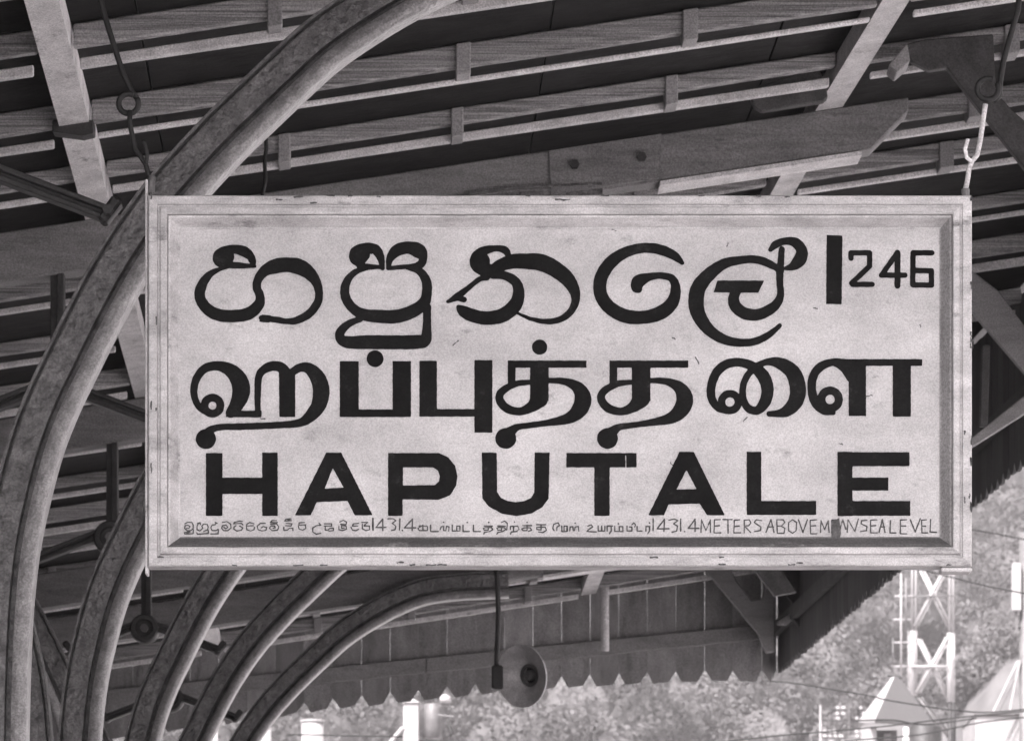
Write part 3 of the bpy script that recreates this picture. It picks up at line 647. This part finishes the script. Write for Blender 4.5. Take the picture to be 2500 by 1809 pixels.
# caption line
def cap(ox, strokes, dots=()):
    it = [('l', s, 16 if len(s) < 4 else 14) for s in strokes]+[dot(x, y, 9) for x, y in dots]
    return A(it, ox, 1240, 4.536)
cap1 = [[(95,165),(120,150),(170,150),(185,180),(185,215),(160,240),(115,240),(90,215),(95,185),(125,180),(150,195),(140,215),(115,215)],[(185,225),(185,275),(90,278),(85,262),(150,255)],
 [(245,160),(228,190),(228,230),(260,245),(290,215),(280,190),(300,170),(340,170),(352,200),(345,230),(300,250)],[(235,160),(260,155),(265,175)],[(350,230),(355,272),(230,280),(225,265)],
 [(440,155),(430,175),(395,180),(380,210),(395,240),(440,240),(462,225)],[(430,150),(450,160)],[(465,235),(460,275),(380,278)],
 [(510,150),(560,140),(600,170),(605,210),(570,240),(520,240),(500,215),(510,185),(550,180),(570,205),(545,220),(525,205)],
 [(730,140),(700,135),(640,150),(635,165),(720,160),(735,175)],[(660,185),(638,200),(635,225),(670,245),(720,235),(735,210),(700,190)],
 [(860,165),(810,152),(780,170),(775,190),(850,185)],[(775,200),(780,230),(820,245),(860,230),(865,205)],
 [(985,160),(930,160),(895,190),(905,230),(950,245),(995,235),(1000,205),(960,195),(940,210)],
 [(1110,130),(1060,130),(1040,150),(1120,150)],[(1040,170),(1110,165),(1135,200),(1120,235),(1060,240),(1030,215),(1045,190),(1090,190),(1095,210),(1070,215)],
 [(1270,110),(1210,115),(1200,135),(1275,130)],[(1215,160),(1280,165),(1270,190),(1210,185)],[(1190,205),(1190,240),(1230,235),(1250,215),(1290,215),(1290,240)],
 [(1420,150),(1360,155),(1355,180),(1435,175)],[(1350,190),(1360,225),(1400,235),(1435,215),(1430,185)],
 [(1580,158),(1600,180),(1550,185),(1510,210),(1510,255),(1550,280),(1600,270)],
 [(1640,165),(1720,165),(1720,190),(1640,190)],[(1650,195),(1650,235),(1680,235),(1700,215),(1740,215),(1740,240),(1690,245)],
 [(1810,145),(1850,125),(1885,145),(1880,175),(1820,170)],[(1800,195),(1800,230),(1840,240),(1885,225),(1880,190),(1830,185),(1830,215),(1860,210)],
 [(2015,160),(1960,165),(1950,190),(2010,190)],[(1935,205),(1950,235),(1990,240),(2020,225)],
 [(2055,150),(2120,150),(2080,180),(2120,190)],[(2060,170),(2060,220),(2100,240),(2140,230),(2140,190),(2080,190)],[(2178,105),(2178,235)]]
cap2 = [[(45,105),(45,228)],[(155,110),(80,205),(190,205)],[(155,110),(155,240)],[(212,110),(270,108),(300,130),(260,160),(300,190),(292,230),(250,240)],[(345,110),(340,235)],[(485,110),(395,210),(520,210)],[(485,110),(480,242)],
 [(560,190),(640,190)],[(600,180),(600,235)],[(650,195),(650,240),(560,240),(545,215),(570,200)],[(685,180),(685,250),(770,250)],[(790,230),(800,200),(830,190),(830,240),(855,240),(862,190),(890,200),(885,245)],
 [(925,180),(925,245),(1010,245),(1010,190),(975,190),(975,245)],[(1045,180),(1045,250),(1115,250)],[(1160,180),(1160,250),(1235,250)],
 [(1280,190),(1370,190)],[(1325,190),(1325,235),(1280,235),(1270,215),(1290,207),(1360,207),(1375,230),(1340,250),(1280,262),(1275,280)],
 [(1430,190),(1515,190)],[(1470,190),(1470,235),(1430,235),(1418,215),(1438,207),(1505,207),(1518,230),(1485,250),(1430,262),(1420,280)],[(1470,150),(1505,134),(1535,160),(1530,235)],
 [(1570,230),(1570,195),(1600,190),(1605,235),(1610,195),(1650,190),(1665,225),(1640,250),(1580,255),(1570,280)],
 [(1705,185),(1805,185)],[(1755,180),(1755,240),(1710,240),(1695,222),(1720,210),(1790,210),(1805,235),(1770,248)],
 [(1860,175),(1960,175)],[(1910,175),(1910,235),(1862,228),(1862,202),(1955,202),(1970,235),(1930,262),(1880,255)],
 [(2055,240),(2040,215),(2050,170),(2100,155),(2115,185),(2085,200),(2085,240)],[(2140,190),(2140,250),(2200,250),(2200,190),(2165,190),(2165,250)]]
cap3 = [[(20,250),(20,200)],[(50,245),(55,200),(85,195),(90,240),(105,240),(110,200),(145,195),(150,245)],[(250,190),(290,175),(305,200),(260,230),(240,250),(345,255)],[(365,190),(365,245),(440,245),(440,190)],[(405,190),(405,245)],
 [(465,245),(465,190),(525,190)],[(510,190),(510,245),(490,275)],[(550,190),(550,250),(640,250),(640,195),(600,195),(600,250)],[(685,190),(685,245),(740,245),(740,200),(712,200)],[(740,175),(760,155),(780,175),(770,200)],[(797,195),(797,245),(850,245)],
 [(895,245),(895,195),(940,195)],[(935,195),(935,245),(915,275)],[(975,110),(975,240)],[(1100,115),(1020,220),(1150,220)],[(1100,115),(1095,250)],[(1150,125),(1210,112),(1250,130),(1200,165),(1245,190),(1235,245),(1185,258)],[(1280,112),(1280,245)],
 [(1440,115),(1365,215),(1480,215)],[(1440,115),(1440,250)],[(1505,260),(1510,120),(1560,240),(1610,120),(1610,260)],[(1720,118),(1655,120),(1650,265),(1725,265)],[(1655,190),(1710,185)],[(1750,118),(1850,118)],[(1805,118),(1805,270)],
 [(1935,120),(1875,125),(1870,265),(1945,265)],[(1875,195),(1930,190)],[(1985,265),(1985,125),(2040,120),(2060,155),(2035,185),(1988,190),(2055,260)],[(2180,130),(2120,120),(2095,150),(2170,200),(2165,240),(2100,250)]]
cap4 = [[(230,260),(285,120),(320,260)],[(250,200),(315,200)],[(350,120),(355,270),(430,270),(440,215),(400,190),(358,190)],[(350,120),(420,120),(440,150),(400,190)],[(525,120),(482,150),(480,240),(525,270),(565,240),(570,150),(525,120)],[(590,120),(640,260),(690,120)],
 [(790,120),(720,125),(725,275),(795,275)],[(722,190),(780,185)],[(835,260),(840,130),(880,230),(920,130),(930,260)],[(1030,120),(960,125),(960,265),(1030,265)],[(960,185),(1020,180)],[(1050,230),(1080,120),(1115,225)],[(1130,260),(1140,120),(1215,250),(1255,110)],
 [(1350,125),(1290,130),(1285,165),(1350,195),(1345,240),(1280,250)],[(1460,120),(1390,125),(1390,265),(1465,265)],[(1390,190),(1445,185)],[(1485,260),(1520,120),(1550,260)],[(1500,200),(1545,200)],[(1610,130),(1605,265),(1670,265)],
 [(1790,120),(1720,125),(1720,275),(1790,275)],[(1720,190),(1780,190)],[(1830,120),(1885,255),(1940,110)],[(2010,120),(1955,125),(1960,265),(2020,265)],[(1960,190),(2000,190)],[(2055,120),(2050,255),(2120,260)]]
paint('caption_lettering', cap(430, cap1), M['faded'], 1.0)
paint('caption_lettering', cap(900, cap2, [(372,238),(830,148),(1092,150),(1330,150),(1615,145),(1755,150)]), M['faded'], 1.0)
paint('caption_lettering', cap(1380, cap3, [(110,158),(590,165),(935,155),(1325,250)]), M['faded'], 1.0)
paint('caption_lettering', cap(1820, cap4), M['faded'], 1.0)
paint('paint_stain', [('p', [(2034,1270),(2050,1262),(2054,1300),(2051,1312),(2030,1312)]), ('s', [(2040,1275,12),(2044,1295,16),(2042,1309,18)])], M['stain'], 1.2, TXT_Y-.0012)
for k_, (cx, cy, l_, a_) in enumerate([(421,808,16,1.5),(1112,836,16,-.7),(1200,509,14,.3),(1008,521,12,.1),(1777,595,8,-.9),(1992,750,9,.4),(2248,794,7,1.4),(1820,1021,12,-.9),(2054,1082,8,.2),(1703,878,14,1.2),(2122,965,14,-.3),(1640,1130,9,.8),(905,655,8,.1),(1500,560,10,.4),(1645,824,6,.5),(640,1020,9,.2)]):
    t_ = np.linspace(-1, 1, 5); paint('paint_chip', [('s', [(cx+l_*t*math.cos(a_)*.6+random.uniform(-1.5,1.5), cy+l_*t*math.sin(a_)*.6+random.uniform(-1.5,1.5), random.uniform(1.2,3.6)) for t in t_])], M['stain'], 1.0)
for k_ in range(46):
    side = random.choice('ttttbbrrl'); u = random.random()
    x, y = {'t': (X0+u*2000, Y0+random.choice([2,3,5,12,20])), 'b': (X0+u*2000, Y1-random.choice([2,3,4,9,22])), 'l': (X0+random.choice([3,8,20]), Y0+u*900), 'r': (X1-random.choice([2,3,6,18]), Y0+u*900)}[side]
    h_ = side in 'tb'; l_ = random.uniform(3, 12)
    paint('paint_chip', [('s', [(x+(l_*t if h_ else random.uniform(-1,1)), y+(random.uniform(-1,1) if h_ else l_*t), random.uniform(1.5,5)) for t in (-1,-.4,.2,1)])], M['stain'], 1.1, SD-.0275)
# hanging strap, bottom lip and corner clip
MB().box(P(355,0,SD).x, P(361.5,0,SD).x, SD-.012, SD+.05, P(0,1402,SD).z, P(0,440,SD).z).build('hanging_strap', M['frame'], sign, bevel=.002)
MB().tube([P(370,475,SD+.01), P(368,455,SD+.01), P(372,430,SD+.01)], .011, 8).build('strap_bolt', M['galv'], sign, smooth=True)
MB().box(P(2296,0,SD).x, P(2372,0,SD).x, SD-.02, SD+.055, P(0,1397,SD).z, P(0,1386.5,SD).z).build('corner_clip', M['frame'], sign, bevel=.004)
MB().tube([P(2357,482,SD+.01), P(2357,462,SD+.01)], .012, 8).build('strap_bolt', M['galv'], sign)

# hooks and chains carrying the board
def hook(nm, pts1, rc, rr, pts2, barb, label, m2):
    root = empty(nm, P(*rc, SD), label, 'hook', 'hooks and rods holding up the nameboard')
    MB().tube([P(x, y, SD+.05) for x, y in pts1], .0085, 8).build('rod', M['black'], root, smooth=True)
    MB().tube([P(rc[0]+rr*math.cos(t), rc[1]+rr*math.sin(t), SD+.03) for t in np.linspace(-.6, 2*math.pi-1.1, 22)], .0085, 8).build('ring', M['black'], root, smooth=True)
    MB().tube([P(x, y, SD+.02) for x, y in pts2], .0075, 8).build('twisted_wire', m2, root, smooth=True)
    MB().tube([P(x, y, SD+.0) for x, y in barb], .006, 8).build('wire_end', m2, root, smooth=True)
hook('hanging_hook', [(236,-60),(250,20),(268,80),(284,130),(300,180),(322,225),(334,240)], (314,254), 24, [(318,270),(316,300),(324,335),(330,365),(345,385),(356,402),(362,425),(370,448)], [(356,402),(360,380),(354,352),(348,345)], 'dark iron rod and ring hook at the upper left corner of the nameboard', M['black'])
hook('hanging_hook', [(2492,-40),(2484,30),(2468,85),(2450,150),(2442,200),(2440,235),(2425,248)], (2412,218), 26, [(2406,255),(2402,280),(2398,310),(2392,350),(2385,380),(2372,395),(2366,410),(2362,440),(2356,468)], [(2372,395),(2360,385),(2356,365),(2363,340)], 'iron rod and ring with bright twisted wire at the upper right corner of the nameboard', M['purlin'])
# loose cables, upper left
tag(MB().tube([P(x, y, 16.6) for x, y in [(330,-30),(380,5),(450,30),(520,42),(590,44),(640,36),(668,18),(690,-20)]], .007, 6).build('loose_cable', M['black'], smooth=True), 'dark slack cable looping across the roof at the upper left', 'cable')
tag(MB().tube([P(x, y, 17.2) for x, y in [(655,-10),(662,25),(680,28),(696,5),(700,-20)]], .006, 6).build('loose_cable', M['black'], smooth=True), 'short tight loop of cable tied at the roof top', 'cable')
tag(MB().tube([P(x, y, 17.6) for x, y in [(648,300),(650,360),(646,400),(648,440),(640,480)]], .008, 6).build('loose_cable', M['black'], smooth=True), 'dark cable hanging straight down behind the top edge of the nameboard', 'cable')

# ------------------------------------------------------------------ loudspeaker
LD = 28.8
spk = empty('horn_loudspeaker', P(1262,1652,LD), 'weathered pale horn loudspeaker hanging from a dark rod below the nameboard', 'loudspeaker')
cc = P(1274, 1650, LD); ax = Vector((-.80, -1, -.2)).normalized()     # mouth looks toward the viewer, a little left and down
sx = ax.cross(Vector((0, 0, 1))).normalized(); sz = sx.cross(ax).normalized()
def lathe(prof_, N=40, sq=1.0):
    mb = MB(); vs_ = []
    for r, a in prof_:
        for t in np.linspace(0, 2*math.pi, N, endpoint=False):
            vs_.append(cc+ax*a+sx*(r*math.cos(t))+sz*(r*math.sin(t)*sq))
    fs = [(j*N+i, j*N+(i+1) % N, (j+1)*N+(i+1) % N, (j+1)*N+i) for j in range(len(prof_)-1) for i in range(N)]
    return mb.add(vs_, fs)
o = lathe([(.197,.002),(.203,.006),(.203,-.004),(.197,-.008),(.160,-.024),(.120,-.048),(.088,-.074),(.074,-.098),(.070,-.12),(.064,-.12),(.068,-.094),(.082,-.068),(.114,-.042),(.154,-.018),(.192,-.001),(.197,.002)]).build('horn', M['pale'], spk); smooth_auto(o)
lathe([(.074,-.078),(.064,-.070),(.05,-.082)], 24).build('throat_ring', M['galv'], spk, smooth=True)
o = lathe([(.0,-.05),(.026,-.052),(.033,-.060),(.033,-.115),(.0,-.115)], 16).build('inner_horn', M['galv'], spk); smooth_auto(o)
o = lathe([(.001,-.122),(.07,-.122),(.072,-.13),(.068,-.17),(.05,-.18),(.001,-.18)], 24).build('driver', M['iron'], spk); smooth_auto(o)
0 and MB().tube([cc+ax*.004+sz*.198, cc+ax*.008+sz*.0, cc+ax*.004-sz*.198], .006, 6).build('mouth_bar', M['iron'], spk)
MB().tube([P(1207,1378,LD+.1), P(1214,1410,LD+.1), P(1217,1500,LD+.1), P(1213,1600,LD+.1), P(1211,1665,LD+.1)], .017, 8).build('hanging_rod', M['iron'], spk, smooth=True)
MB().box(P(1200,0,LD).x, P(1228,0,LD).x, LD+.06, LD+.2, P(0,1678,LD).z, P(0,1620,LD).z).build('bracket', M['iron'], spk, bevel=.01)
MB().tube([P(1211,1625,LD+.1), P(1230,1640,LD+.16), cc-ax*.14], .013, 8).build('bracket_arm', M['iron'], spk)
0 and MB().tube([P(1250,1668,LD-.2), P(1254,1690,LD-.2), P(1252,1735,LD-.2)], .004, 6).build('cable', M['black'], spk)

# ------------------------------------------------------------------ things beyond the canopy
def grounded(pxx, d): return P(pxx, 0, d).x
UD = 62.0
up = empty('utility_post', (grounded(1003, UD), UD, -1), 'white square post with a drum transformer and insulators below the valance', 'post')
MB().box(P(984,0,UD).x, P(1022,0,UD).x, UD, UD+.22, -1, P(0,1714,UD).z).build('post', M['white'], up, bevel=.01)
MB().add([P(980,1714,UD-.03), P(1026,1714,UD-.03), P(1026,1714,UD-.03)+Vector((0,.28,0)), P(980,1714,UD-.03)+Vector((0,.28,0)), P(1003,1700,UD)+Vector((0,.11,0))], [(0,1,2,3),(0,1,4),(1,2,4),(2,3,4),(3,0,4)]).build('post_cap', M['white'], up)
dr = P(1056,1800,UD); t_ = P(1056,1716,UD); N = 20
MB().tube([dr+Vector((0,.1,0)), dr+Vector((0,.1,.01)), t_+Vector((0,.1,-.01)), t_+Vector((0,.1,0))], [.1,.125,.125,.11], 20).build('drum', M['galv'], up, smooth=True)
for y_ in (1722, 1745): MB().tube([P(1070,y_,UD-.05), P(1108,y_+4,UD-.05)], .014, 8).build('cross_pin', M['galv'], up)
MB().tube([P(1095,1752,UD-.05), P(1093,1765,UD-.05), P(1100,1780,UD-.05), P(1104,1790,UD-.05), P(1098,1796,UD-.05)], [.01,.016,.03,.034,.012], 8).build('insulator', M['iron'], up, smooth=True)
MB().tube([P(1087,1700,UD-.05)+Vector((0,0,-.08)), P(1087,1700,UD-.05), P(1087,1694,UD-.05)], [.085,.075,.02], 12).build('lamp_globe', M['white'], up, smooth=True)
MB().tube([P(984,1775,UD), P(950,1815,UD), P(900,1900,UD)], .03, 8).build('stay', M['white'], up)
for i, (a, b, t, d, lb) in enumerate([(616,662,1768,66,'stubby white post showing just right of the farthest column arch'), (736,790,1762,69,'wider white post showing left of the utility post'), (516,532,1775,63,'thin white post showing between the two farthest column arches')]):
    m1 = MB(); x0 = P(a,0,d).x; x1 = P(b,0,d).x; zt = P(0,t,d).z
    r = empty('white_post', ((x0+x1)/2, d, -1), lb, 'post', 'white posts beyond the canopy')
    MB().tube([((x0+x1)/2, d, -1), ((x0+x1)/2, d, zt)], (x1-x0)/2, 16).build('shaft', M['white'], r, smooth=True)
    MB().tube([((x0+x1)/2, d, zt), ((x0+x1)/2, d, zt+.03), ((x0+x1)/2, d, zt+.05)], [(x1-x0)*.56, (x1-x0)*.56, .02], 16).build('cap', M['white'], r)
# lattice tower
TD = 92.0
tw = empty('lattice_tower', (grounded(2270, TD), TD, -1), 'white steel lattice tower with crossed braces on the right', 'tower')
def tb(name, pts, wpx, m='white', d=TD, par=tw):
    return MB().tube([P(x, y, d) for x, y in pts], wpx*d/F/2, 8).build(name, M[m], par, smooth=True)
for dd_ in (TD, TD+1.0):
    o = 0 if dd_ == TD else 9
    tb('leg', [(2226+o,1700),(2226+o,1540)], 21 if not o else 9, d=dd_); tb('leg', [(2319+o,1714),(2319+o,1545)], 16 if not o else 8, d=dd_)
    tb('upper_leg', [(2227+o,1540),(2227+o,1250)], 6, 'white', dd_); tb('upper_leg', [(2318+o,1545),(2318+o,1250)], 7, 'white', dd_)
    tb('lower_leg', [(2319+o,1714),(2319+o,2850)], 12, 'iron', dd_); tb('lower_leg', [(2230+o,1700),(2230+o,2850)], 10, 'iron', dd_)
    bm_, bk_ = ('white', 10) if not o else ('white', 4)
    tb('diagonal_brace', [(2240+o,1560),(2312+o,1702)], bk_, bm_, d=dd_+.06); tb('diagonal_brace', [(2312+o,1556),(2238+o,1690)], bk_, bm_, d=dd_-.06)
    tb('diagonal_brace', [(2302+o,1396),(2233+o,1528)], bk_-1, bm_, d=dd_-.06); tb('diagonal_brace', [(2246+o,1392),(2314+o,1530)], 6, 'white', dd_+.06)
    tb('diagonal_brace', [(2302+o,1396),(2233+o,1270)], 5, 'white', d=dd_); tb('diagonal_brace', [(2240+o,1700),(2316+o,1800)], 6, 'galv', dd_)
    tb('crossbar', [(2225+o,1626),(2316+o,1626)], 6, d=dd_-.12); tb('crossbar', [(2225+o,1456),(2318+o,1454)], 5, 'galv', dd_-.12)
for y_, a, b in ((1455,2184,2230),(1512,2180,2224),(1568,2178,2224),(1626,2176,2218)):
    tb('step_rung', [(a,y_),(b,y_)], 4.5, d=TD-.2)
tb('ladder_rail', [(2200,1650),(2200,1400)], 5, d=TD-.25); tb('ladder_rail', [(2180,1650),(2180,1556)], 2.5, 'galv', TD-.25)
tb('ladder_rail', [(2212,1540),(2212,1410)], 5, 'galv', TD-.25)
# kiosk with a hipped conical roof
KD = 82.0
ks = empty('pyramid_roof_kiosk', (grounded(2180, KD), KD, -1), 'small building with a steep pyramid roof and dark tank at the bottom right', 'building')
c = [P(2097,1757,KD+2.2), P(2136,1757,KD), P(2282,1768,KD+1.6), P(2250,1762,KD+4.0)]; ap = P(2183,1652,KD+1.7); e_ = .18
top_ = [ap+Vector((-.05,0,0)), ap+Vector((.0,-.08,0)), ap+Vector((.09,0,0)), ap+Vector((.04,.1,0))]
for nm_, f_, mm in (('roof_slope',(0,1),'white'),('roof_slope',(1,2),'grey'),('roof_slope',(2,3),'grey'),('roof_slope',(3,0),'grey')):  # light painted in: left slope white as sunlit, the others grey as shaded
    MB().prism([c[f_[0]], c[f_[1]], top_[f_[1]], top_[f_[0]]], (0, 0, -.05)).build(nm_, M[mm], ks)
MB().tube([ap+Vector((-.13,0,.03)), ap+Vector((.12,0,.0))], .03, 8).build('roof_cap', M['iron'], ks)
MB().box(P(2114,0,KD).x, P(2150,0,KD).x, KD+.9, KD+1.2, -1, P(0,1762,KD).z).build('wall_pier', M['white'], ks)
MB().box(P(2152,0,KD).x, P(2205,0,KD).x, KD+1.3, KD+1.5, -1, P(0,1764,KD).z).build('wall_panel', M['galv'], ks)
MB().box(P(2172,0,KD).x, P(2190,0,KD).x, KD+1.26, KD+1.29, P(0,1790,KD).z, P(0,1772,KD).z).build('window', M['white'], ks)
MB().tube([P(2256,2600,KD), P(2256,1778,KD), P(2256,1772,KD)], [.33,.33,.3], 20).build('tank', M['iron'], ks, smooth=True)
MB().tube([P(2213,2600,KD-.1), P(2213,1775,KD-.1)], .06, 10).build('tank_pipe', M['pale'], ks, smooth=True)
# antenna mast, braced, beside a white cabin
AD = 72.0
am = empty('antenna_mast', (grounded(2498, AD), AD, -1), 'pale antenna mast with a long white panel antenna at the right edge', 'antenna')
MB().tube([P(2502,2900,AD), P(2502,1300,AD)], .09, 12).build('mast', M['galv'], am, smooth=True)
MB().box(P(2468,0,AD).x, P(2491,0,AD).x, AD-.18, AD-.05, P(0,1494,AD).z, P(0,1377,AD).z).build('panel_antenna', M['white'], am, bevel=.02)
MB().box(P(2476,0,AD).x, P(2484,0,AD).x, AD-.1, AD-.02, P(0,1548,AD).z, P(0,1494,AD).z).build('cable_box', M['galv'], am)
for y_ in (1400, 1480, 1532): MB().tube([P(2474,y_,AD-.06), P(2504,y_,AD-.02)], .018, 8).build('clamp', M['iron'], am)
MB().tube([P(2486,1612,AD-.1), P(2426,1736,AD-.1)], .022, 8).build('stay_strut', M['white'], am); MB().tube([P(2486,1640,AD-.1), P(2440,1736,AD-.1)], .01, 6).build('stay_strut', M['galv'], am)
MB().tube([P(2490,1612,AD-.1), P(2466,1732,AD-.1)], .022, 8).build('stay_strut', M['white'], am)
cb = empty('white_cabin', (grounded(2440, AD), AD+.6, -1), 'plain white cabin wall at the bottom right corner', 'cabin')
MB().box(P(2386,0,AD).x, P(2560,0,AD).x, AD+.3, AD+2.3, -1, P(0,1742,AD).z).build('wall', M['white'], cb)
MB().box(P(2383,0,AD).x, P(2565,0,AD).x, AD+.25, AD+2.4, P(0,1742,AD).z+.003, P(0,1736,AD).z).build('roof_edge', M['galv'], cb, bevel=.01)
# screen hung with pale panels, far right bottom
RD = 130.0
rk = empty('panel_screen', (grounded(2050, RD), RD, -1), 'frame of wires hung with rows of small white panels left of the pyramid roof', 'screen')
MB().tube([P(2003,2800,RD), P(2003,1720,RD)], .035, 8).build('pole', M['white'], rk); MB().tube([P(2073,2800,RD), P(2073,1722,RD)], .015, 8).build('pole', M['galv'], rk)
for j, y_ in enumerate((1732, 1746, 1758, 1790, 1801, 1815)):
    MB().tube([P(2005,y_-2,RD), P(2050,y_+1,RD), P(2125,y_,RD)], .012, 6).build('wire', M['iron'], rk)
    x = 2040 if j < 3 else 2008
    while x < 2112:
        w_ = random.uniform(7, 13)
        if random.random() < .75 and not (2066 < x+w_ and x < 2078):
            MB().prism([P(x, y_-3, RD-.03), P(x+w_, y_-2.5, RD-.03), P(x+w_-1, y_-9, RD-.03), P(x+1, y_-10, RD-.03)], (0, .02, 0)).build('white_panel', M['white'], rk)
        x += w_+random.uniform(2, 6)
# overhead wires
WL = [([(2150,1378),(2253,1391),(2320,1408),(2400,1428),(2500,1448),(2620,1470)], 'upper dark overhead wire crossing in front of the lattice tower'),
 ([(2340,1288),(2440,1304),(2540,1325)], 'dark overhead wire touching the right side of the nameboard'),
 ([(1860,1660),(1945,1668),(2040,1684),(2130,1699),(2160,1707),(2250,1722),(2330,1733),(2420,1738),(2560,1724)], 'sagging overhead wire running from the valance corner across the pyramid roof'),
 ([(1750,1812),(1880,1797),(2010,1786),(2180,1770),(2330,1752),(2560,1730)], 'rising overhead wire crossing the bottom right in front of the kiosk wall'),
 ([(1960,1822),(2090,1806),(2250,1792),(2400,1762),(2560,1745)], 'lowest overhead wire at the bottom right of the picture'),
 ([(700,1792),(800,1794),(984,1798)], 'thin wire tied to the left side of the utility post'),
 ([(2090,1758),(2180,1757),(2260,1768),(2385,1752)], 'wire drooping along the eave of the pyramid roof')]
for i, (pts, lb) in enumerate(WL):
    d = 58 if i != 5 else 61.8
    tag(MB().tube([P(*p, d) for p in [tuple(q_) for q_ in catmull(pts, 4)]], .0095, 6).build('overhead_wire', M['black'], smooth=True), lb, 'wire', 'overhead wires')

# haze: one closed box of pale air round the whole place
HD = .00026
hm = bpy.data.materials.new('haze air'); hm.use_nodes = True; hn = hm.node_tree; hn.nodes.clear()
ho = hn.nodes.new('ShaderNodeOutputMaterial'); hv = hn.nodes.new('ShaderNodeVolumePrincipled')
hv.inputs['Density'].default_value = HD; hv.inputs['Color'].default_value = (1, .975, .98, 1); hv.inputs['Anisotropy'].default_value = .1
hn.links.new(hv.outputs[0], ho.inputs['Volume'])
tag(MB().box(-720, 720, -80, 920, -2.6, 205).build('haze', hm), 'thin pale haze in the air over the whole valley', 'haze', kind='stuff')
